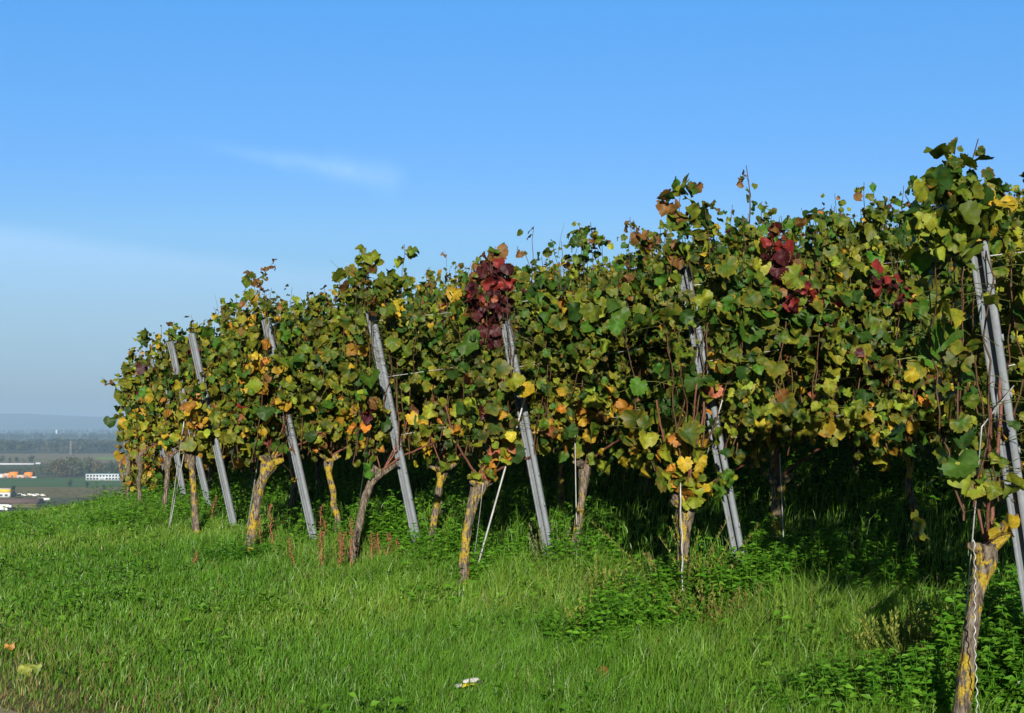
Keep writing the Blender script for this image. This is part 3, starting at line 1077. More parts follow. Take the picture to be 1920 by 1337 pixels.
shoot(2, [(1650, 505), (1668, 535), (1690, 560)], 12, ['wine', 'red', 'wine'], size=0.075, leaf_from=0.0, off=-0.26, depth=1)
shoot(2, [(1590, 660), (1615, 672), (1640, 690)], 9, ['wine', 'red', 'pink', 'wine'], size=0.07, leaf_from=0.0, off=-0.26, depth=1)
shoot(3, [(925, 480), (940, 468), (946, 470)], 3, ['mid', 'olive'], size=0.07, off=-0.1)
shoot(3, [(842, 540), (836, 510), (838, 485), (832, 470)], 1, ['brown'], rad=0.0018, size=0.04, leaf_from=0.98)
shoot(3, [(868, 530), (860, 512), (856, 495)], 2, ['brown'], rad=0.0016, size=0.03, leaf_from=0.9)
shoot(3, [(880, 530), (884, 505), (888, 488)], 5, ['brown', 'olive'], size=0.06)
shoot(3, [(1046, 480), (1052, 440), (1058, 418)], 0, ['olive'], rad=0.0018, depth=1)
# over row 4
shoot(4, [(700, 580), (690, 540), (692, 500), (685, 463)], 34, ['olive', 'lime', 'brown', 'mid', 'olive'], size=0.09, leaf_from=0.02, off=-0.1)
shoot(4, [(700, 560), (740, 540), (768, 520)], 9, ['mid', 'olive', 'mid'], size=0.09, off=-0.05)
shoot(4, [(668, 560), (645, 515), (620, 488)], 0, ['olive'], rad=0.002)
shoot(4, [(660, 550), (655, 520), (652, 500)], 7, ['mid', 'olive', 'brown'], size=0.10, leaf_from=0.3)
shoot(4, [(800, 580), (806, 550), (809, 524)], 3, ['brown', 'orange', 'olive'], rad=0.002, size=0.05, leaf_from=0.6)
# over row 5 and 6, and a long tendril that leaves the far end of the vineyard
shoot(5, [(484, 570), (490, 530), (500, 505), (517, 487)], 14, ['brown', 'olive', 'brown'], rad=0.0028, size=0.06, leaf_from=0.3)
shoot(5, [(480, 550), (474, 530), (466, 512)], 12, ['dark', 'olive', 'brown'], rad=0.0022, size=0.06, leaf_from=0.6)
shoot(5, [(612, 575), (614, 560), (610, 546)], 5, ['olive', 'brown'], size=0.05)
shoot(6, [(430, 600), (428, 575), (433, 562)], 7, ['olive', 'dark', 'brown'], size=0.09)
shoot(6, [(410, 590), (407, 570), (402, 552)], 0, ['olive'], rad=0.002)
shoot(8, [(262, 640), (275, 628), (270, 622)], 9, ['mid', 'olive', 'lime'], size=0.11)
shoot(9, [(246, 760), (232, 738), (212, 722), (190, 707)], 14, ['olive', 'lime', 'brown'], rad=0.0035, size=0.07, leaf_from=0.2)
shoot(9, [(240, 700), (236, 706), (228, 720)], 8, ['olive', 'lime', 'mid'], size=0.10)
# low sprays
shoot(2, [(1290, 945), (1270, 900), (1250, 870), (1240, 850)], 26, ['lime', 'yellow', 'olive', 'lime', 'orange'], size=0.085, leaf_from=0.05, off=-0.05, name='low_shoot')
shoot(2, [(1300, 940), (1310, 900), (1300, 840), (1296, 790)], 16, ['olive', 'mid', 'lime', 'yellow'], size=0.10, leaf_from=0.1, off=-0.06, name='low_shoot')
shoot(2, [(1330, 930), (1345, 900), (1360, 880), (1372, 905)], 12, ['mid', 'olive', 'lime', 'mid'], size=0.085, leaf_from=0.2, off=-0.08, name='low_shoot')
shoot(3, [(908, 905), (905, 885), (912, 870)], 8, ['lime', 'olive', 'orange', 'lime'], size=0.08, leaf_from=0.2, off=-0.05, name='low_shoot')
shoot(3, [(915, 900), (935, 870), (950, 835), (965, 800)], 16, ['pink', 'orange', 'lime', 'yellow', 'red'], size=0.09, leaf_from=0.2, off=-0.05, name='low_shoot')
shoot(1, [(1860, 1015), (1880, 1000), (1898, 998)], 3, ['lime', 'yellow'], size=0.075, leaf_from=0.4, off=-0.06, name='low_shoot')
shoot(1, [(1872, 940), (1865, 890), (1858, 850)], 7, ['olive', 'lime', 'mid'], size=0.065, leaf_from=0.3, off=-0.1, name='low_shoot')
shoot(5, [(530, 870), (545, 885), (549, 905)], 2, ['yellow', 'orange'], rad=0.002, size=0.05, leaf_from=0.8, off=-0.04, name='low_shoot')
shoot(3, [(1100, 868), (1120, 862), (1135, 855)], 6, ['lime', 'yellow', 'olive'], size=0.09, depth=1, off=-0.05, name='low_shoot')
shoot(4, [(832, 878), (840, 865), (850, 855)], 7, ['lime', 'olive'], size=0.09, depth=1, off=-0.05, name='low_shoot')

# ------------------------------------------------------------------ end posts, guy wires, stakes, trellis wires
POST_LB = {1: 'tall pale steel post at the right edge, by the lichen covered trunk', 2: 'steel post half buried in leaves, second from the right edge',
           3: 'steel post with dark red leaves hanging over its top', 4: 'steel post bare at its top, left of the dark red leaves',
           5: 'steel post rising out of the dry dock stalks, its top lost in leaves', 6: 'shade dappled steel post right of the two crossing guy wires',
           7: 'steel post with a bare grey top, left of a shorter bare top', 8: 'slim weathered steel post left of the bare grey post top',
           9: 'farthest steel post, a small grey top at the left end'}


def make_post(k):
    B, T = POSTS[k]
    L = np.linalg.norm(T - B)
    ax = (T - B) / L
    sd = np.array([0.89, -0.45, 0.0])           # across the channel's open face
    sd = sd - ax * np.dot(sd, ax)
    sd /= np.linalg.norm(sd)
    bk = np.cross(ax, sd)
    if bk[1] < 0:
        bk = -bk
    root = thing('vine_post', POST_LB[k], 'post', B, 'steel end posts of the vine rows')
    # channel: two lips towards the headland, two sides, a web at the back
    w0, w1, th = -0.033, 0.034, 0.003
    dp = 0.040
    off = -0.04
    prof = [(-0.019, 0.003), (-0.019, 0.0), (w0, 0.0), (w0, dp), (w1, dp), (w1, 0.0), (0.009, 0.0), (0.009, 0.003),
            (w1 - th, 0.003), (w1 - th, dp - th), (w0 + th, dp - th), (w0 + th, 0.003)]
    n = len(prof)
    V = []
    nz_ = 2
    for q in range(nz_):
        for a, b in prof:
            V.append(B + ax * (L * q / (nz_ - 1)) + sd * a + bk * (b + off))
    f4 = []
    for q in range(nz_ - 1):
        for a in range(n):
            a2 = (a + 1) % n
            f4.append([q * n + a, q * n + a2, (q + 1) * n + a2, (q + 1) * n + a])
    # end caps of the folded sheet
    for q in (0, nz_ - 1):
        for quad in ([0, 1, 2, 11], [2, 3, 10, 11], [3, 4, 9, 10], [4, 5, 8, 9], [5, 6, 7, 8]):
            f4.append([q * n + a for a in quad])
    mb = MB()
    mb.add(V, None, f4)
    mb.build('channel', M_STEEL, root, B)
    # punched hooks along the right edge that hold the wires
    for h in np.arange(0.55, L - 0.05, 0.22):
        c = B + ax * h + sd * (w1 + 0.004) + bk * (off + 0.008)
        hk = MB()
        V = [c + sd * a + ax * b + bk * d for a in (-0.004, 0.006) for b in (-0.013, 0.013) for d in (-0.003, 0.006)]
        hk.add(V, None, [[0, 1, 3, 2], [4, 6, 7, 5], [0, 4, 5, 1], [2, 3, 7, 6], [0, 2, 6, 4], [1, 5, 7, 3]])
        if k <= 4:
            hk.build('wire_hook', M_STEEL, root, B)


for k in POSTS:
    make_post(k)


def wire(name, label, cat, pts, rad, group=None, sides=6, mat=None):
    mb = MB()
    pts = np.asarray(pts, float)
    mb.tube(pts, rad, sides)
    return tag(mb.build(name, mat or M_WIRE, None, pts[0], True), label, cat, group)


def post_pt(k, f, off=-0.06):
    B, T = POSTS[k]
    return B + (T - B) * f + E * off


def seg(a, b, n=12, sag=0.0):
    q = np.linspace(0, 1, n)[:, None]
    p = a + (b - a) * q
    p[:, 2] -= sag * 4 * (q[:, 0] * (1 - q[:, 0]))
    return p


G_GUY = 'guy wires from the end posts to the ground'
A1 = ground_at(1795, 1348)
wire('guy_wire', 'straight bright guy wire down the left side of the lichen covered trunk', 'guy wire',
     np.vstack([seg(post_pt(1, 0.72), in_row(1841, 800, ROWS[1]['P'] - E * 0.1)), seg(in_row(1841, 800, ROWS[1]['P'] - E * 0.1), A1)[1:]]), 0.0028, G_GUY)
tw = seg(in_row(1826, 1012, ROWS[1]['P'] - E * 0.075), in_row(1831, 1360, ROWS[1]['P'] - E * 0.075), 140)
q = np.linspace(0, 1, 140)
tw += U * (0.0035 * np.sin(q * 95))[:, None] + E * (0.0035 * np.cos(q * 95))[:, None]
tw += U * (0.004 * np.sin(q * 9))[:, None]
wire('tying_wire', 'crinkled wire hanging in front of the lichen covered trunk', 'wire', tw, 0.0022)
wire('guy_wire', 'slanting guy wire left of the knobbly upright trunk', 'guy wire', seg(post_pt(2, 0.62, -0.1), ground_at(1254, 1108)), 0.0032, G_GUY)
wire('vine_stake', 'thin grey rod standing in front of the knobbly upright trunk', 'stake',
     seg(in_row(1281, 1135, ROWS[2]['P'] - E * 0.09), in_row(1274, 826, ROWS[2]['P'] - E * 0.09), 20) + rng.normal(0, 0.0025, (20, 3)), 0.0048, 'thin rods beside the vine trunks')
wire('guy_wire', 'thick white guy rod leaning across the curved trunk', 'guy wire', seg(post_pt(3, 0.68, -0.13), ground_at(889, 1085)), 0.0072, G_GUY)
wire('guy_wire', 'thin loose wire below the thick white guy rod', 'guy wire', seg(in_row(906, 905, ROWS[3]['P'] - E * 0.1), ground_at(884, 1078), 12, 0.03), 0.0024, G_GUY)
wire('vine_stake', 'short grey rod leaning over the head of the thin grey trunk', 'stake', seg(in_row(694, 800, ROWS[4]['P'] - E * 0.07), ground_at(672, 960)), 0.007, 'thin rods beside the vine trunks')
wire('guy_wire', 'pale guy wire along the left of the yellow blotched trunk', 'guy wire', seg(in_row(497, 780, ROWS[5]['P'] - E * 0.09), ground_at(461, 1008)), 0.006, G_GUY)
wire('guy_wire', 'right one of two guy wires that meet in front of the short trunk', 'guy wire', seg(in_row(360, 775, ROWS[6]['P'] - E * 0.1), ground_at(316, 998)), 0.0058, G_GUY)
wire('guy_wire', 'left one of two guy wires that meet in front of the short trunk', 'guy wire', seg(in_row(345, 790, ROWS[6]['P'] - E * 0.1), ground_at(315, 1000)), 0.004, G_GUY)
wire('guy_wire', 'guy wire in the shade, second from the far left', 'guy wire', seg(in_row(316, 830, ROWS[7]['P'] - E * 0.1), ground_at(289, 958)), 0.0055, G_GUY)
wire('guy_wire', 'leftmost guy wire at the far end of the vineyard', 'guy wire', seg(in_row(290, 850, ROWS[8]['P'] - E * 0.1), ground_at(265, 953)), 0.006, G_GUY)
wire('vine_stake', 'rod standing upright beside the straight knob headed trunk', 'stake', seg(in_row(1081, 990, ROWS[3]['P'] - E * 0.07), in_row(1078, 820, ROWS[3]['P'] - E * 0.07)), 0.004, 'thin rods beside the vine trunks')
wire('vine_stake', 'rod standing upright beside the yellow striped trunk', 'stake', seg(in_row(1472, 1075, ROWS[2]['P'] - E * 0.05), in_row(1462, 850, ROWS[2]['P'] - E * 0.05)), 0.004, 'thin rods beside the vine trunks')
WNM = ['lowest', 'middle', 'top']
for k in (1, 2, 3, 4):
    for q, h in enumerate((0.92, 1.38, 1.82)):
        B, T = POSTS[k]
        f_ = (h + 0.12) / (T[2] - B[2])
        a = post_pt(k, min(f_, 0.97), -0.07 + 0.02 * q)
        b = a + U * 7.5
        b[2] += 0.15 * 7.5
        wire('trellis_wire', f'{WNM[q]} trellis wire stretched through the leaves of {ROW_NAME[k]}', 'wire', seg(a, b, 10, 0.02), 0.0022,
             'wires stretched along the rows', 5)

# ------------------------------------------------------------------ grass
G1 = np.array([0.060, 0.187, 0.011])
G2 = np.array([0.128, 0.295, 0.022])
G3 = np.array([0.235, 0.345, 0.048])
DRY = np.array([0.28, 0.22, 0.09])


def grass_points(n, r0, r1, a0, a1, power):
    k = rng.random(n)
    r = (r0 ** power + k * (r1 ** power - r0 ** power)) ** (1 / power)
    a = rng.uniform(a0, a1, n)
    return r * np.sin(a), r * np.cos(a), r


FEET = []
for k in range(1, 7):
    for b_, reach_ in ((ROWS[k]['P'], 0.75), (POSTS[k][0], 0.55)):
        vd_ = -np.array([b_[0], b_[1]]) / math.hypot(b_[0], b_[1])
        for q in np.linspace(0.0, reach_, 5):
            FEET.append((b_[0] + vd_[0] * q, b_[1] + vd_[1] * q))


def trodden(x, y, r=0.17):
    f_ = np.zeros_like(x)
    for a, b in FEET:
        f_ = np.maximum(f_, np.exp(-((x - a) ** 2 + (y - b) ** 2) / r ** 2))
    return f_


def build_grass(N):
    x, y, r = grass_points(N, 3.2, 34, R(-31), R(31), 0.75)
    u = 0.8 * x + 0.6 * y
    t = -0.6 * x + 0.8 * y
    e = u_edge(t)
    keep = np.ones(N, bool)
    pth = 2.06 + 0.25 * (vnoise(t * 1.4, t * 0, 41) - 0.5)
    bare = vnoise(x * 1.6, y * 1.6, 42)
    keep &= u > pth
    keep &= ~((u < pth + 0.55) & (rng.random(N) < 0.45 * np.clip(1.35 - (u - pth) / 0.55 - 0.3 * bare, 0, 1)))
    shade = u > e + 0.35
    keep &= ~(shade & (rng.random(N) < 0.9))
    keep &= u < e + 10
    keep &= t < 30
    x, y, r, u, t, e = [v[keep] for v in (x, y, r, u, t, e)]
    n = len(x)
    z = gz(x, y)
    cl = vnoise(x * 2.2, y * 2.2, 43)
    cl2 = vnoise(x * 0.7, y * 0.7, 44)
    cl3 = vnoise(x * 6, y * 6, 45)
    tall = np.clip((u - (e - 1.3)) / 1.1, 0, 1)
    tall = tall * (0.35 + 0.9 * cl)
    h = (0.055 + 0.045 * cl2 + 0.035 * cl3) * rng.uniform(0.6, 1.35, n) + tall * rng.uniform(0.03, 0.19, n)
    for qx, qy, rr_, ad in ((1545, 1215, 0.30, 0.20), (1500, 1190, 0.22, 0.14), (1700, 1215, 0.35, 0.13), (1800, 1225, 0.25, 0.12), (1120, 1120, 0.3, 0.10),
                            (930, 1110, 0.3, 0.08), (1250, 1130, 0.3, 0.10), (620, 1060, 0.4, 0.08)):
        g_ = ground_at(qx, qy)
        h = h + ad * np.exp(-((x - g_[0]) ** 2 + (y - g_[1]) ** 2) / rr_ ** 2) * rng.uniform(0.4, 1.2, n)
    h *= 1 - 0.72 * trodden(x, y)
    h *= np.clip(0.72 + 0.35 * (x + 2.0) / 2.5, 0.72, 1.0)
    h *= np.where(u < 3.0, 0.55 + 0.45 * np.clip((u - 2.05) / 0.8, 0, 1), 1)
    wd = rng.uniform(0.0028, 0.0050, n) * np.clip(r / 6.5, 0.9, 3.2) ** 0.75
    az = rng.uniform(0, 2 * math.pi, n)
    lean = rng.uniform(0.1, 0.75, n)
    wind = np.stack([0.25 + 0 * az, -0.1 + 0 * az], 1)
    dirx = np.cos(az) * lean + wind[:, 0] * 0.5
    diry = np.sin(az) * lean + wind[:, 1] * 0.5
    fa = rng.uniform(0, math.pi, n)
    sx, sy = np.cos(fa) * wd / 2, np.sin(fa) * wd / 2
    b = np.stack([x, y, z - 0.01], 1)
    s = np.stack([sx, sy, np.zeros(n)], 1)
    m1 = b + np.stack([dirx * h * 0.30, diry * h * 0.30, h * 0.58], 1)
    tip = b + np.stack([dirx * h, diry * h, h * (1.0 - 0.18 * lean)], 1)
    V = np.stack([b - s, b + s, m1 - s * 0.8, m1 + s * 0.8, tip], 1).reshape(-1, 3)
    k = np.arange(n)[:, None] * 5
    f4 = k + np.array([0, 1, 3, 2])
    f3 = k + np.array([2, 3, 4])
    mixg = np.clip(0.5 * vnoise(x * 1.1, y * 1.1, 46) + 0.5 * rng.random(n), 0, 1)[:, None]
    C = G1 * (1 - mixg) + G2 * mixg
    yel = (np.clip(vnoise(x * 0.8 + 9, y * 0.8, 47) - 0.40, 0, 1) * 1.6 + 0.22)[:, None] * rng.random((n, 1))
    C = C * (1 - yel) + G3 * yel
    dry_p = 0.022 + 0.45 * np.clip((3.1 - u) / 0.9, 0, 1) + 0.25 * np.clip(vnoise(x * 1.3, y * 1.3, 48) - 0.68, 0, 1)
    d = rng.random(n) < dry_p
    C[d] = DRY * rng.uniform(0.5, 1.2, (d.sum(), 1))
    C = C * rng.uniform(0.7, 1.3, (n, 1))
    o = mesh_np('grass', V, [f4, f3], M_GRASS, None, None, np.repeat(C, 5, 0))
    tag(o, kind='stuff')


build_grass(800000)

# ------------------------------------------------------------------ ground cover under the vines
W1 = np.array([0.058, 0.190, 0.010])
W2 = np.array([0.135, 0.290, 0.020])


def build_cover(N):
    u_off = np.where(rng.random(N) < 0.16, rng.uniform(-3.2, -0.4, N), rng.uniform(-0.75, 9, N))
    t = rng.uniform(1.0, 27, N)
    u = u_edge(t) + u_off
    x, y = 0.8 * u - 0.6 * t, 0.6 * u + 0.8 * t
    a = np.degrees(np.arctan2(x, y))
    dn = vnoise(x * 1.7, y * 1.7, 51)
    keep = (np.abs(a) < 30) & (rng.random(N) < np.clip((dn - 0.30) * 2.6, 0, 1)) & (rng.random(N) < np.where(u_off < 0.1, 0.30 + 0.9 * np.maximum(u_off + 0.75, 0), 1))
    x, y, dn = x[keep], y[keep], dn[keep]
    n = len(x)
    mb = MB()
    u_off = u_off[keep]
    hgt = np.where(u_off < -0.5, 0.55, 1.0) * (0.07 + 0.36 * np.clip(dn - 0.3, 0, 1) * rng.uniform(0.3, 1.6, n)) * (1 - 0.8 * trodden(x, y))
    for q in range(7):
        k = (q + rng.random(n)) / 7
        az = rng.uniform(0, 6.28, n)
        b = np.stack([x + 0.03 * np.cos(az), y + 0.03 * np.sin(az), gz(x, y) + hgt * k], 1)
        d = np.stack([np.cos(az), np.sin(az), rng.uniform(-0.2, 0.7, n)], 1)
        nn = np.stack([rng.normal(0, 0.5, n), rng.normal(-0.25, 0.5, n), np.ones(n)], 1)
        L = rng.uniform(0.03, 0.065, n)
        mx = rng.random((n, 1))
        mb.leaflets(b, d, nn, L, L * rng.uniform(0.35, 0.6, n), (W1 * (1 - mx) + W2 * mx) * rng.uniform(0.7, 1.2, (n, 1)))
    tag(mb.build('ground_cover', M_WEED), kind='stuff')


build_cover(36000)

# ------------------------------------------------------------------ single weeds
def leafy_weed(px, py, h, spread, stems, label, cols=(W1, W2)):
    h, stems = h * 1.55, int(stems * 1.8)
    P = ground_at(px, py)
    root = thing('leafy_weed', label, 'weed', P, 'leafy weeds at the feet of the vines')
    st, lf = MB(), MB()
    for q in range(stems):
        az = rng.uniform(0, 6.28)
        rr = spread * math.sqrt(rng.random())
        b = P + np.array([rr * math.cos(az), rr * math.sin(az), 0])
        b[2] = float(gz(b[0], b[1])) - 0.01
        hh = h * rng.uniform(0.55, 1.1) * (1 - 0.35 * rr / spread)
        tp = b + np.array([0.25 * rr * math.cos(az) + rng.normal(0, 0.03), 0.25 * rr * math.sin(az) + rng.normal(0, 0.03), hh])
        pts = seg(b, tp, 6)
        pts[1:-1] += rng.normal(0, 0.006, (4, 3))
        pts[0] = P + (pts[0] - P) * 0.45
        st.tube(pts, np.linspace(0.0028, 0.0014, 6), 4, W1 * 1.3)
        nn_ = max(4, int(hh / 0.024))
        k = (np.arange(nn_) + 0.6) / nn_
        bp = b + (tp - b) * k[:, None]
        for pair in range(2):
            for side in (0, math.pi):
                a = rng.uniform(0, 6.28) + side + np.arange(nn_) * 1.57
                d = np.stack([np.cos(a), np.sin(a), rng.uniform(-0.15, 0.55, nn_)], 1)
                L = 0.056 * (1.15 - 0.55 * k) * rng.uniform(0.7, 1.3, nn_) * (h / 0.3) ** 0.3
                mx = rng.random((nn_, 1))
                C = (cols[0] * (1 - mx) + cols[1] * mx) * rng.uniform(0.75, 1.25, (nn_, 1))
                up = np.stack([rng.normal(0, 0.5, nn_), rng.normal(-0.35, 0.5, nn_), np.ones(nn_)], 1)
                lf.leaflets(bp, d, up, L, L * 0.42, C, 0.2, 0.25)
    st.build('stem', M_WEED, root, P)
    lf.build('foliage', M_WEED, root, P)


YG = (np.array([0.17, 0.23, 0.03]), np.array([0.32, 0.33, 0.07]))


def spike_weed(px, py, h, spread, stems, label, cols=YG, lean=0.15, brown=0.0):
    h, stems = h * 1.3, int(stems * 1.4)
    """weed with slim seed spikes"""
    P = ground_at(px, py)
    root = thing('seeding_weed', label, 'weed', P, 'seeding weeds in the long grass')
    st, lf, sp_ = MB(), MB(), MB()
    for q in range(stems):
        az = rng.uniform(0, 6.28)
        rr = spread * math.sqrt(rng.random())
        b = P + np.array([rr * math.cos(az), rr * math.sin(az), 0])
        b[2] = float(gz(b[0], b[1])) - 0.01
        hh = h * rng.uniform(0.5, 1.1)
        tp = b + np.array([rng.normal(0, lean) * hh, rng.normal(0, lean) * hh, hh])
        pts = seg(P + (b - P) * 0.5, tp, 8)
        pts[:, 0] += np.linspace(0, 1, 8) ** 2 * rng.normal(0, lean * 0.4) * hh
        st.tube(pts, np.linspace(0.0024, 0.001, 8), 4, cols[0] * 0.8)
        m = int(hh / 0.0075)
        k = rng.uniform(0.45, 1, m)
        fi = k * 7
        a0 = np.minimum(fi.astype(int), 6)
        bp = pts[a0] + (pts[a0 + 1] - pts[a0]) * (fi - a0)[:, None]
        a = rng.uniform(0, 6.28, m)
        d = np.stack([np.cos(a) * 0.55, np.sin(a) * 0.55, np.ones(m)], 1)
        mx = rng.random((m, 1))
        C = (cols[0] * (1 - mx) + cols[1] * mx) * rng.uniform(0.7, 1.2, (m, 1))
        if brown:
            bm_ = rng.random(m) < brown
            C[bm_] = np.array([0.19, 0.11, 0.045]) * rng.uniform(0.6, 1.3, (bm_.sum(), 1))
        sp_ = MB()
        sp_.leaflets(bp, d, rng.normal(0, 1, (m, 3)), rng.uniform(0.012, 0.026, m), 0.007, C)
        sp_.build('seed_head', M_WEED, root, P)
        m = int(hh / 0.016)
        k = rng.uniform(0.05, 0.6, m)
        bp = b + (tp - b) * k[:, None]
        a = rng.uniform(0, 6.28, m)
        d = np.stack([np.cos(a), np.sin(a), rng.uniform(-0.1, 0.9, m)], 1)
        mx = rng.random((m, 1))
        lf.leaflets(bp, d, np.tile([0, 0, 1.0], (m, 1)), rng.uniform(0.025, 0.05, m), 0.011, (W2 * (1 - mx) + cols[0] * mx) * rng.uniform(0.7, 1.2, (m, 1)))
    st.build('stem', M_WEED, root, P)
    lf.build('foliage', M_WEED, root, P)


RB = np.array([0.25, 0.105, 0.05])


def dock(px, py, h, label, stems=1):
    P = ground_at(px, py)
    root = thing('dry_dock_stalk', label, 'dock stalk', P, 'dry reddish dock stalks by the vines')
    for q in range(stems):
        b = P + np.array([rng.normal(0, 0.05), rng.normal(0, 0.05), -0.01]) * (stems > 1)
        tp = b + np.array([rng.normal(0, 0.04), rng.normal(0, 0.04), h * rng.uniform(0.7, 1.05) if q else h])
        pts = seg(b, tp, 8)
        pts[1:-1] += rng.normal(0, 0.006, (6, 3))
        st = MB()
        st.tube(pts, np.linspace(0.005, 0.002, 8), 5, RB * 1.3)
        st.build('stem', M_CANE, root, P)
        m = int(h / 0.0018)
        k = rng.uniform(0.30, 1.0, m)
        clump = (np.sin(k * 55 + q) > -0.45)
        k = k[clump]
        m = len(k)
        fi = k * 7
        a0 = np.minimum(fi.astype(int), 6)
        bp = pts[a0] + (pts[a0 + 1] - pts[a0]) * (fi - a0)[:, None]
        a = rng.uniform(0, 6.28, m)
        off_ = rng.uniform(0, 0.036, m) * (1.15 - k * 0.7)
        bp = bp + np.stack([np.cos(a) * off_, np.sin(a) * off_, rng.normal(0, 0.01, m)], 1)
        d = rng.normal(0, 1, (m, 3)) + np.array([0, 0, 0.7])
        C = RB * rng.uniform(0.55, 1.5, (m, 1)) * rng.normal(1, 0.1, (m, 3)).clip(0.7, 1.3)
        sd_ = MB()
        sd_.leaflets(bp, d, rng.normal(0, 1, (m, 3)), rng.uniform(0.008, 0.018, m), 0.010, C)
        sd_.build('seed_head', M_WEED, root, P)


leafy_weed(720, 1030, 0.34, 0.24, 26, 'bright nettle clump right of the thin grey trunk')
leafy_weed(1175, 1165, 0.22, 0.22, 20, 'weed clump right of the pale yellow spiky weed')
leafy_weed(1255, 1150, 0.24, 0.18, 18, 'weed clump hugging the left foot of the knobbly trunk')
leafy_weed(1330, 1130, 0.26, 0.20, 20, 'weed clump between the knobbly trunk and the half buried steel post')
leafy_weed(620, 1035, 0.18, 0.22, 18, 'low weeds behind the thick dock cluster')
leafy_weed(870, 1065, 0.24, 0.26, 22, 'shaded weed clump behind the curved trunk')
leafy_weed(1080, 1085, 0.28, 0.24, 22, 'weed clump hiding the foot of the straight knob headed trunk')
leafy_weed(1540, 1110, 0.30, 0.26, 22, 'half shaded nettle clump between the second row trunks')
leafy_weed(785, 1050, 0.24, 0.22, 20, 'low nettle clump at the foot of the bare topped steel post')
leafy_weed(940, 1085, 0.22, 0.26, 26, 'pale green weed clump right of the curved trunk')
leafy_weed(1010, 1120, 0.16, 0.22, 18, 'low weed patch in front of the post with dark red leaves')
leafy_weed(1120, 1215, 0.20, 0.26, 30, 'broad dark leaved weed clump in the open grass')
leafy_weed(1215, 1200, 0.21, 0.25, 30, 'green weed clump left of the sprawling brownish weed')
leafy_weed(1400, 1155, 0.26, 0.24, 32, 'bright nettle clump in front of the half buried steel post')
leafy_weed(1470, 1160, 0.26, 0.24, 30, 'bright nettle clump at the edge of the shade')
leafy_weed(1440, 1110, 0.30, 0.20, 22, 'nettle clump right of the foot of the half buried steel post')
leafy_weed(1640, 1145, 0.26, 0.22, 18, 'shaded nettle clump beneath the second row')
leafy_weed(1540, 1325, 0.12, 0.25, 34, 'low glossy weed patch at the bottom edge of the grass')
leafy_weed(1650, 1335, 0.17, 0.28, 44, 'leafy weed patch left of the lichen covered trunk')
leafy_weed(1740, 1340, 0.20, 0.20, 34, 'leafy weed clump touching the lichen covered trunk')
leafy_weed(1880, 1300, 0.38, 0.22, 44, 'tall dark green weed clump right of the lichen covered trunk')
leafy_weed(1925, 1340, 0.32, 0.18, 34, 'leafy weed clump in the bottom right corner')
leafy_weed(455, 1050, 0.13, 0.30, 34, 'dark low leafy patch in front of the yellow blotched trunk', (W1 * 0.7, W1))
leafy_weed(215, 945, 0.34, 0.5, 40, 'leafy weed fringe at the brow of the bank on the far left')
leafy_weed(280, 985, 0.20, 0.6, 46, 'low weed fringe before the leftmost guy wire')
leafy_weed(150, 960, 0.24, 0.4, 30, 'small weed clump on the brow left of the vines')
spike_weed(1135, 1160, 0.25, 0.15, 22, 'pale yellow spiky weed in the grass left of the sprawling weed')
spike_weed(1095, 1215, 0.20, 0.08, 9, 'small pale spiky weed at the edge of the dark leaved clump')
spike_weed(1230, 1185, 0.15, 0.10, 10, 'low pale spiky weed in front of the knobbly trunk')
spike_weed(1295, 1150, 0.42, 0.13, 14, 'tall feathery weed leaning over the knobbly upright trunk', YG, 0.35, 0.3)
spike_weed(1345, 1190, 0.20, 0.26, 46, 'sprawling brownish weed in the middle of the long grass', YG, 0.6, 0.4)
spike_weed(1030, 1090, 0.28, 0.14, 14, 'thin greyish weed in front of the post with dark red leaves', (np.array([0.16, 0.19, 0.07]), np.array([0.27, 0.27, 0.13])), 0.2)
spike_weed(1690, 1270, 0.24, 0.20, 46, 'pale yellow spiky weed patch left of the lichen covered trunk')
spike_weed(1745, 1285, 0.26, 0.15, 30, 'dense yellow green spiky weed nearest the lichen covered trunk')
spike_weed(1790, 1225, 0.22, 0.06, 9, 'small spiky weed peeking out behind the lichen covered trunk')
spike_weed(1580, 1295, 0.09, 0.06, 6, 'tiny pale spiky weed between the glossy leaves')
dock(510, 1050, 0.46, 'tallest reddish dock stalk, beside the yellow blotched trunk')
dock(487, 1040, 0.33, 'leaning dock stalk touching the yellow blotched trunk')
dock(392, 985, 0.30, 'slim dock stalk left of the shade dappled post')
dock(552, 1075, 0.26, 'short brown dock stalk alone in the grass')
dock(594, 1035, 0.40, 'dock stalk right against the post with the leaf hidden top')
dock(606, 1040, 0.28, 'bent dock stalk just right of the post with the leaf hidden top')
dock(627, 1075, 0.42, 'thick dock cluster left of the thin grey trunk', 4)
dock(708, 1060, 0.26, 'short dark dock stalk right of the thin grey trunk', 2)
dock(735, 1062, 0.27, 'broad brown dock cluster among the bright nettles', 4)
dock(362, 1065, 0.13, 'low dry dock tuft in the grass on the left', 2)

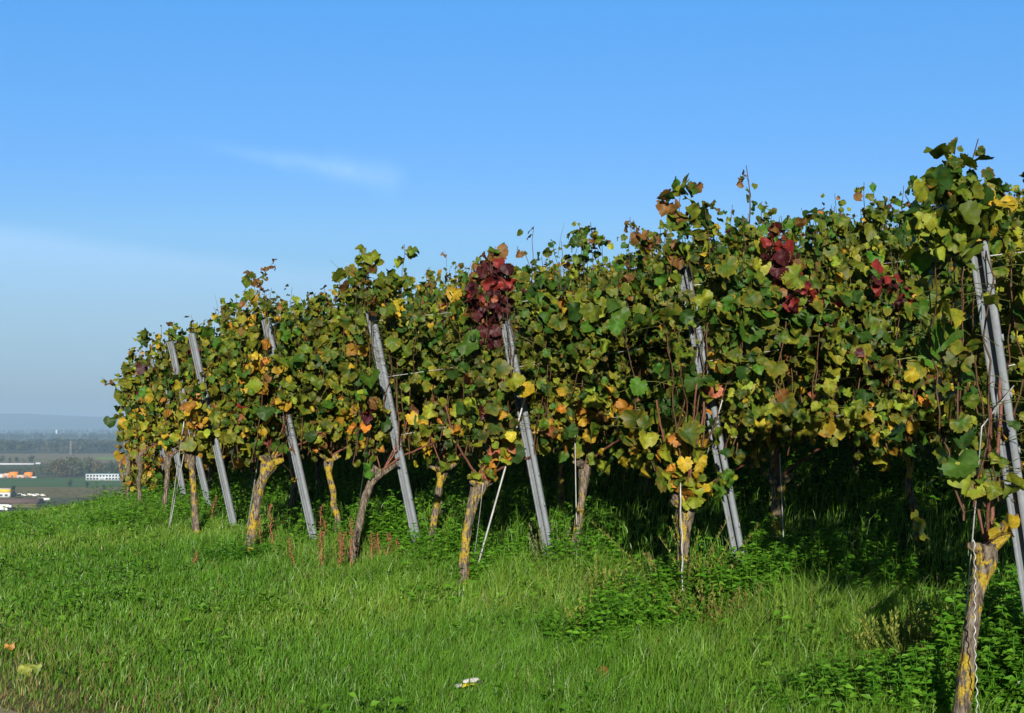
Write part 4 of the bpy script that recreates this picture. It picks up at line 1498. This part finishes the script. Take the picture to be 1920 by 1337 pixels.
# dry grass stem with a bent plume, and a lone foxtail
for px, py, tx, ty, lb in ((1232, 1130, 1215, 1042, 'dry bent plume of tall grass left of the knobbly trunk'), (1107, 1125, 1094, 1086, 'pale foxtail grass head at the edge of the shade')):
    P = ground_at(px, py)
    root = thing('grass_plume', lb, 'grass plume', P)
    tp = at(tx, ty, P[1])
    pts = spline([P, P + (tp - P) * 0.6 + [0.02, 0, 0.05], tp + [0.0, 0, 0]], 12)
    st = MB()
    st.tube(pts, np.linspace(0.003, 0.001, 12), 4, DRY)
    st.build('stem', M_WEED, root, P)
    m = 170
    k = rng.uniform(0.45, 1, m)
    fi = k * 11
    a0 = np.minimum(fi.astype(int), 10)
    bp = pts[a0] + (pts[a0 + 1] - pts[a0]) * (fi - a0)[:, None] + rng.normal(0, 0.008, (m, 3))
    sd_ = MB()
    sd_.leaflets(bp, (tp - P) + rng.normal(0, 0.08, (m, 3)), rng.normal(0, 1, (m, 3)), rng.uniform(0.012, 0.03, m), 0.006, DRY * rng.uniform(0.6, 1.3, (m, 1)))
    sd_.build('seed_head', M_WEED, root, P)

# thin dry bramble stem, bottom right corner
P = ground_at(1868, 1345)
wire('straw', 'dry straw coloured stem slanting out of the bottom right weeds', 'stem',
     spline([P, at(1900, 1290, P[1] - 0.1), at(1925, 1262, P[1] - 0.15)], 10), 0.004, None, 5, M_CANE)

# ------------------------------------------------------------------ litter and fallen leaves
P = ground_at(880, 1309) + np.array([0, 0, 0.06])
root = thing('crumpled_wrapper', 'crumpled white and yellow wrapper lying in the grass', 'litter', P)
sx = np.array([1, 0.18, 0.10])
sx /= np.linalg.norm(sx)
sy = np.array([-0.18, 1, 0.02])


def sheet(w, d, off, bend, C, seed):
    nx, ny = 12, 6
    V, f4 = [], []
    for a in range(nx):
        for b in range(ny):
            qx, qy = a / (nx - 1) - 0.5, b / (ny - 1) - 0.5
            zz = bend * (0.25 - qy * qy) * d * 2 + 0.012 * (vnoise(np.array(qx * 7 + seed), np.array(qy * 5 + seed), seed) - 0.5)
            V.append(P + np.asarray(off) + sx * qx * w + sy * qy * d + np.array([0, 0, float(zz)]))
    for a in range(nx - 1):
        for b in range(ny - 1):
            f4.append([a * ny + b, (a + 1) * ny + b, (a + 1) * ny + b + 1, a * ny + b + 1])
    mb = MB()
    mb.add(V, None, f4, C)
    return mb


sheet(0.075, 0.045, (0.005, 0.02, 0.012), 0.5, (0.60, 0.57, 0.54), 3).build('white_flap', M_PAINT, root, P, True)
sheet(0.066, 0.04, (-0.002, -0.012, 0.0), 0.4, (0.62, 0.50, 0.03), 7).build('yellow_flap', M_PAINT, root, P, True)
sheet(0.03, 0.05, (-0.048, -0.02, -0.004), 0.5, (0.50, 0.50, 0.48), 5).build('torn_corner', M_PAINT, root, P, True)
sheet(0.018, 0.03, (0.048, 0.02, 0.006), 0.4, (0.10, 0.10, 0.11), 9).build('dark_corner', M_PAINT, root, P, True)

for px, py, nrm, sz, c, lb in ((44, 1270, (0.05, -0.75, 0.8), 0.075, (0.27, 0.30, 0.06), 'large pale green leaf lying at the edge of the path'),
                               (66, 1268, (0.1, -0.5, 0.9), 0.05, (0.22, 0.28, 0.06), 'smaller pale green leaf beside the large fallen leaf'),
                               (16, 1228, (0.0, -0.5, 0.9), 0.05, (0.40, 0.22, 0.05), 'orange brown fallen leaf by the path'),
                               (1126, 1278, (0.0, -0.8, 0.5), 0.05, (0.32, 0.10, 0.04), 'small reddish fallen leaf in the grass below the weeds')):
    P = ground_at(px, py) + np.array([0, 0, 0.06])
    mb = MB()
    add_leaves(mb, P[None], np.array([nrm]), np.array([[0.3, -0.5, -0.2]]), np.array([sz]), np.array([c]), np.array([c]) * 0.9, True)
    tag(mb.build('fallen_leaf', M_LEAF, None, P, True), lb, 'leaf', 'fallen leaves on the grass')

# ------------------------------------------------------------------ far valley: trees
def tree(name, px, py, hgt, wid, label, cols, group, n=260, trunk=0.18, dist=None):
    d = dist or pd(py)
    P = np.array([(px - 960) / F * d, d, PZ])
    root = thing(name, label, 'tree', P, group)
    tb = MB()
    tb.tube([P, P + [0, 0, hgt * 0.3], P + [0.02 * hgt, 0, hgt * 0.8]], [hgt * 0.03, hgt * 0.022, hgt * 0.006], 7, (0.06, 0.045, 0.03))
    for q in range(4):
        a = rng.uniform(0, 6.28)
        s_ = P + [0, 0, hgt * rng.uniform(0.3, 0.55)]
        tb.tube([s_, s_ + [wid * 0.3 * math.cos(a), wid * 0.3 * math.sin(a), hgt * 0.18]], [hgt * 0.012, hgt * 0.004], 5, (0.06, 0.045, 0.03))
    tb.build('trunk', M_CANE, root, P)
    nb = 9
    cr = MB()
    cc = []
    for q in range(nb):
        a = rng.uniform(0, 6.28)
        r_ = rng.uniform(0, 0.32) * wid
        cc.append([r_ * math.cos(a), r_ * math.sin(a), hgt * rng.uniform(trunk + 0.2, 0.84)])
    cc = np.array(cc)
    k = rng.integers(0, nb, n)
    v = rng.normal(0, 1, (n, 3))
    v /= np.linalg.norm(v, axis=1)[:, None]
    p = cc[k] + v * rng.uniform(0.75, 1.05, (n, 1)) * np.array([wid * 0.24, wid * 0.24, hgt * 0.16])
    L = hgt * rng.uniform(0.07, 0.13, n)
    mx = rng.random((nb, 1))[k]
    C = (np.array(cols[0]) * (1 - mx) + np.array(cols[1]) * mx) * rng.uniform(0.7, 1.3, (n, 1))
    cr.leaflets(P + p, rng.normal(0, 1, (n, 3)), v + rng.normal(0, 0.4, (n, 3)), L, L * 0.8, C)
    cr.build('crown', M_TREE, root, P)


TG = ((0.05, 0.07, 0.026), (0.12, 0.135, 0.06))
TD = ((0.018, 0.032, 0.014), (0.03, 0.048, 0.018))
TA = ((0.09, 0.085, 0.035), (0.15, 0.12, 0.055))
GT = 'trees of the wood behind the white building'
for q in range(34):
    px = 72 + q * 5.0 + rng.normal(0, 1.5)
    py = 893 + rng.uniform(-6, 2)
    top = np.interp(px, [70, 85, 110, 140, 180, 235], [876, 868, 861, 856, 859, 868]) + rng.uniform(-3, 7)
    d = pd(py)
    tree('round_tree', px, py, (py - top) / F * d, rng.uniform(10, 16), 'grey green tree in the wood behind the white flat roofed building', TG if rng.random() < 0.7 else TA, GT, 220, 0.05)
for q in range(12):
    px = 2 + q * 6.2 + rng.normal(0, 1)
    py = 888 + rng.uniform(-2, 1)
    d = pd(py)
    tree('bushy_tree', px, py, rng.uniform(8, 11.5), rng.uniform(9, 12), 'bushy tree in the belt behind the orange warehouses', TG, 'trees of the belt behind the orange warehouses', 160, 0.0)
FT = (('dark', 6, 868.5, 852, 14), ('slim', 21, 868.5, 857, 8), ('mid', 33, 868.5, 855, 10), ('reddish', 47, 868.5, 858, 10), ('square', 61, 868.5, 851, 12))
FTL = {'dark': 'broad dark tree above the left end of the long white hall', 'slim': 'slim tree in the middle of the line along the long white hall',
       'mid': 'dense tree between the slim and the reddish tree by the long hall', 'reddish': 'faintly reddish tree behind the long white hall',
       'square': 'blocky dark tree at the right end of the long white hall'}
for nm, px, py, top, wd in FT:
    d = pd(py)
    tree('far_tree', px, py, (py - top) / F * d, wd, FTL[nm], TA if nm == 'reddish' else TD, 'trees along the long white hall', 200, 0.0)
tree('dark_tree', 29, 935, 11.0, 5.5, 'single dark tree right of the blue and yellow building', TD, None, 260, 0.02)
tree('young_tree', 134, 914, 8.0, 6.0, 'young tree standing alone on the green field, left one of two', TD, None, 200, 0.02)
tree('young_tree', 166, 916, 7.0, 4.0, 'slender young tree on the green field below the white building', TD, None, 200, 0.02)
tree('young_tree', 197, 918, 5.5, 4.0, 'small tree on the green field nearest the vineyard', TD, None, 200, 0.02)
tree('round_bush', 38, 958.5, 3.4, 5.0, 'round bush right of the white lorries', TD, None, 160, 0.0)
for q in range(26):
    px = 45 + q * 6.3 + rng.normal(0, 2)
    py = 934 + rng.uniform(-12, 2)
    tree('field_bush', px, py, rng.uniform(2.0, 4.4), rng.uniform(3.5, 6), 'low olive bush in the scrub below the green field', TA if q % 2 else TG, 'low bushes in the scrub below the green field', 90, 0.0)


def forest(py0, py1, hgt, n, cols, seed):
    r_ = np.random.default_rng(seed)
    mb = MB()
    d = 1 / r_.uniform(1 / pd(py1), 1 / pd(py0), n)
    px = r_.uniform(-500, 900, n)
    x = (px - 960) / F * d
    for q in range(26):
        v = r_.normal(0, 1, (n, 3))
        v /= np.linalg.norm(v, axis=1)[:, None]
        v[:, 2] = np.abs(v[:, 2])
        hh = hgt * (0.65 + 0.5 * vnoise(x / 60, d / 90, seed))
        p = np.stack([x, d, PZ + hh * 0.35], 1) + v * np.stack([np.full(n, hgt * 0.35), np.full(n, hgt * 0.35), hh * 0.6], 1)
        mx = np.clip(vnoise(x / 35, d / 50, seed + 1) + r_.normal(0, 0.2, n), 0, 1)[:, None]
        C = np.array(cols[0]) * (1 - mx) + np.array(cols[1]) * mx
        mb.leaflets(p, r_.normal(0, 1, (n, 3)), v, np.full(n, hgt * 0.35), np.full(n, hgt * 0.3), C * r_.uniform(0.7, 1.3, (n, 1)))
    tag(mb.build('forest', M_TREE), kind='stuff')


forest(850, 836, 21, 900, (TD[0], TA[0]), 61)
forest(826, 818, 20, 700, (TD[0], TG[0]), 62)
forest(814, 808.5, 22, 700, (TD[0], TG[0]), 63)

# ------------------------------------------------------------------ far valley: buildings, vehicles, pylon
def bx(name, c, size, colr, parent, origin, rot=0.0):
    mb = MB()
    mb.box(c, size, colr, rot)
    return mb.build(name, M_PAINT, parent, origin)


def X_at(px, d):
    return (px - 960) / F * d


# white two storey building
d = pd(901)
x0, x1 = X_at(163, d), X_at(236, d)
P = np.array([(x0 + x1) / 2, d, PZ])
Wd = x1 - x0
root = thing('white_building', 'white two storey building with a flat teal roof at the edge of the vines', 'building', P)
bx('wall', P + [0, 5, 3.4], (Wd, 10, 6.8), (0.52, 0.54, 0.56), root, P)
bx('roof', P + [0, 5, 7.0], (Wd + 0.6, 10.6, 0.4), (0.20, 0.33, 0.36), root, P)
for fl in (1.9, 5.0):
    for q in range(12):
        wx = -Wd / 2 + 2.2 + q * (Wd - 4.4) / 11
        if q in (4, 5) and fl < 3:
            continue
        w_ = bx('window', P + [wx, -0.02, fl], (2.1, 0.1, 1.9), (0.05, 0.06, 0.08), root, P)
bx('door', P + [-Wd / 2 + 2.2 + 4.5 * (Wd - 4.4) / 11, -0.03, 1.3], (3.2, 0.12, 2.5), (0.30, 0.32, 0.35), root, P)


def hall(name, px0, px1, pyb, hgt, label, wall, roof, depth=14, group=None, door=True, cat='building'):
    d = pd(pyb)
    x0, x1 = X_at(px0, d), X_at(px1, d)
    P = np.array([(x0 + x1) / 2, d, PZ])
    w = x1 - x0
    root = thing(name, label, cat, P, group)
    bx('wall', P + [0, depth / 2, hgt * 0.42], (w, depth, hgt * 0.84), wall, root, P)
    mb = MB()
    z0, z1 = hgt * 0.85, hgt
    V = [P + [sxx * (w / 2 + 0.3), yv, zv] for sxx in (-1, 1) for yv, zv in ((-0.4, z0), (depth / 2, z1), (depth + 0.4, z0))]
    mb.add(V, [[0, 1, 2], [3, 5, 4]], [[0, 3, 4, 1], [1, 4, 5, 2], [0, 2, 5, 3]], roof)
    mb.build('roof', M_PAINT, root, P)
    if door:
        n_ = max(1, int(w / 9))
        for q in range(n_):
            bx('door', P + [-w / 2 + (q + 0.5) * w / n_, -0.04, hgt * 0.25], (2.6, 0.1, hgt * 0.5), (0.16, 0.17, 0.19), root, P)


ORG = (0.80, 0.25, 0.025)
hall('orange_warehouse', 19, 32.5, 896, 6.6, 'bright orange warehouse block, left one of two', ORG, (0.78, 0.26, 0.04))
hall('orange_warehouse', 48, 60, 896, 6.2, 'bright orange warehouse block at the right end of the yard', ORG, (0.78, 0.26, 0.04))
hall('pale_warehouse', 8, 18.7, 896, 5.0, 'pale salmon warehouse left of the bright orange block', (0.62, 0.36, 0.22), (0.55, 0.42, 0.32))
hall('low_shed', 33.5, 47, 896.3, 3.4, 'low whitish shed between the two orange blocks', (0.55, 0.42, 0.34), (0.5, 0.42, 0.36), 9)
hall('white_shed', -14, 7.5, 896, 4.4, 'white shed at the left end of the orange yard', (0.66, 0.67, 0.68), (0.45, 0.45, 0.46))
hall('low_shed', 61, 70, 896.3, 1.6, 'very low grey shed right of the orange yard', (0.55, 0.55, 0.55), (0.5, 0.5, 0.5), 6, None, False)
hall('long_hall', -60, 65, 871.5, 2.3, 'long low white hall in the fields with trees behind', (0.50, 0.51, 0.53), (0.48, 0.49, 0.50), 8, None, False)
hall('long_hall', 68.5, 77, 870.5, 2.6, 'short white hall right of the blocky dark tree', (0.50, 0.51, 0.53), (0.48, 0.49, 0.50), 8, None, False)
hall('brown_roof_hall', -50, 72, 945.5, 4.2, 'long hall with a dark brown roof above the white lorries', (0.10, 0.07, 0.06), (0.105, 0.07, 0.06), 16, None, False)
hall('white_shed', 73, 95, 938, 1.8, 'low white shed right of the brown roof', (0.6, 0.6, 0.58), (0.62, 0.62, 0.6), 5, None, False)

# blue and yellow building
d = pd(933)
x0, x1 = X_at(-42, d), X_at(20, d)
P = np.array([(x0 + x1) / 2, d, PZ])
w = x1 - x0
root = thing('trade_building', 'building with a blue and yellow upper storey over white walls', 'building', P)
bx('wall', P + [0, 5, 2.0], (w, 10, 4.0), (0.70, 0.71, 0.72), root, P)
bx('blue_storey', P + [-4.6, 5, 5.5], (w - 9.2, 10.3, 2.9), (0.04, 0.10, 0.32), root, P)
bx('yellow_storey', P + [w / 2 - 4.55, 5, 5.4], (9.1, 10.4, 2.7), (0.75, 0.48, 0.06), root, P)
bx('roof', P + [0, 5, 7.1], (w + 0.4, 10.6, 0.25), (0.62, 0.62, 0.62), root, P)
for q in range(5):
    bx('window', P + [w / 2 - 2.2 - q * 4.2, -0.05, 1.9], (2.4, 0.14, 1.7), (0.08, 0.09, 0.11), root, P)


def lorry(px, py, L, label):
    d = pd(py)
    P = np.array([X_at(px, d), d, PZ])
    root = thing('parked_lorry', label, 'lorry', P, 'white lorries parked below the brown roof')
    bx('cargo_box', P + [-0.8, 0, 1.75], (L - 2.2, 2.4, 1.9), (0.78, 0.78, 0.78), root, P)
    bx('cab', P + [L / 2 - 0.85, 0, 1.45], (1.7, 2.2, 1.7), (0.72, 0.72, 0.73), root, P)
    bx('windscreen', P + [L / 2 + 0.01, 0, 1.85], (0.06, 1.9, 0.7), (0.04, 0.05, 0.06), root, P)
    bx('chassis', P + [0, 0, 0.62], (L - 0.3, 1.6, 0.28), (0.03, 0.03, 0.03), root, P)
    for sx_ in (-L / 2 + 1.3, -L / 2 + 2.5, L / 2 - 1.2):
        for sy_ in (-0.95, 0.95):
            wl = MB()
            c = P + [sx_, sy_, 0.45]
            wl.tube([c - [0, 0.14, 0], c + [0, 0.14, 0]], 0.45, 12, (0.02, 0.02, 0.02))
            wl.build('wheel', M_PAINT, root, P)


lorry(12, 953, 10.5, 'white lorry right beneath the brown roof, the farther one of two')
lorry(5, 958.5, 10.0, 'white lorry at the left edge just above the grass, the nearer one of two')


def van(px, py, L, label, colr):
    d = pd(py)
    P = np.array([X_at(px, d), d, PZ])
    root = thing('parked_van', label, 'van', P, 'pale vans parked in a line beyond the brown roof')
    mb = MB()
    prof = [(-L / 2, 0.35), (-L / 2, 1.9), (L / 2 - 1.3, 1.95), (L / 2 - 0.6, 1.1), (L / 2, 0.95), (L / 2, 0.35)]
    V = [P + [a, y_, b] for y_ in (-0.9, 0.9) for a, b in prof]
    f4 = [[q, (q + 1) % 6, 6 + (q + 1) % 6, 6 + q] for q in range(6)]
    f4 += [[0, 5, 4, 3], [0, 3, 2, 1], [6, 7, 8, 9], [6, 9, 10, 11]]
    mb.add(V, None, f4, colr)
    mb.build('body', M_PAINT, root, P)
    bx('side_window', P + [L / 2 - 1.5, 0, 1.5], (1.0, 1.84, 0.5), (0.05, 0.06, 0.07), root, P)
    for sx_ in (-L / 2 + 0.9, L / 2 - 0.9):
        for sy_ in (-0.82, 0.82):
            wl = MB()
            c = P + [sx_, sy_, 0.34]
            wl.tube([c - [0, 0.1, 0], c + [0, 0.1, 0]], 0.34, 10, (0.02, 0.02, 0.02))
            wl.build('wheel', M_PAINT, root, P)


VN = ['leftmost', 'second', 'third', 'fourth', 'fifth', 'rightmost']
for q in range(6):
    van(42 + q * 8.3 + rng.normal(0, 1), 929.5 + (q % 2) * 1.2, rng.uniform(2.6, 3.4) * 1.4, f'pale van, {VN[q]} in the line beyond the brown roof' if q in (0, 5) else f'{VN[q]} pale van from the left in the line beyond the brown roof', [(0.72, 0.72, 0.72), (0.55, 0.52, 0.46), (0.7, 0.66, 0.58)][q % 3])

# lattice pylon and a white tower far out
d = pd(852)
P = np.array([X_at(134, d), d, PZ])
mb = MB()
H_ = 27.0
for a in (-1, 1):
    for b in (-1, 1):
        mb.tube([P + [a * 2.0, b * 2.0, 0], P + [a * 0.35, b * 0.35, H_]], 0.22, 4)
for q in range(9):
    z0, z1 = H_ * q / 9, H_ * (q + 1) / 9
    r0, r1 = 2.0 - 1.65 * q / 9, 2.0 - 1.65 * (q + 1) / 9
    for b in (-1, 1):
        mb.tube([P + [-r0, b * r0, z0], P + [r1, b * r1, z1]], 0.13, 4)
        mb.tube([P + [r0, b * r0, z0], P + [-r1, b * r1, z1]], 0.13, 4)
root = thing('lattice_pylon', 'thin lattice power pylon before the dark forest band', 'pylon', P)
mb.build('mast', M_WIRE, root, P)
for z_ in (20.0, 24.0):
    c = MB()
    c.tube([P + [-5, 0, z_], P + [0, 0, z_ + 0.7], P + [5, 0, z_]], 0.2, 4)
    c.build('crossarm', M_WIRE, root, P)
d = 8200.0
P = np.array([X_at(107, d), d, PZ])
root = thing('white_tower', 'tiny white tower far out on the hazy plain', 'tower', P)
mb = MB()
mb.tube([P, P + [0, 0, 24]], 5.0, 16, (0.8, 0.8, 0.8))
mb.build('shaft', M_PAINT, root, P)
mb = MB()
mb.tube([P + [0, 0, 24.02], P + [0, 0, 27]], [5.3, 1.0], 16, (0.55, 0.55, 0.56))
mb.build('roof', M_PAINT, root, P)

# ------------------------------------------------------------------ the air over the plain
m_, t = new_mat('valley_haze')
pv = t.node('ShaderNodeVolumePrincipled')
pv.inputs['Color'].default_value = (0.52, 0.74, 1.0, 1)
pv.inputs['Density'].default_value = 1.2e-4
pv.inputs['Anisotropy'].default_value = 0.0
t.l.new(pv.outputs[0], t.out.inputs['Volume'])
mb = MB()
mb.box((0, 7500, 60), (40000, 42000, 245), (1, 1, 1))
tag(mb.build('haze', m_), kind='stuff')
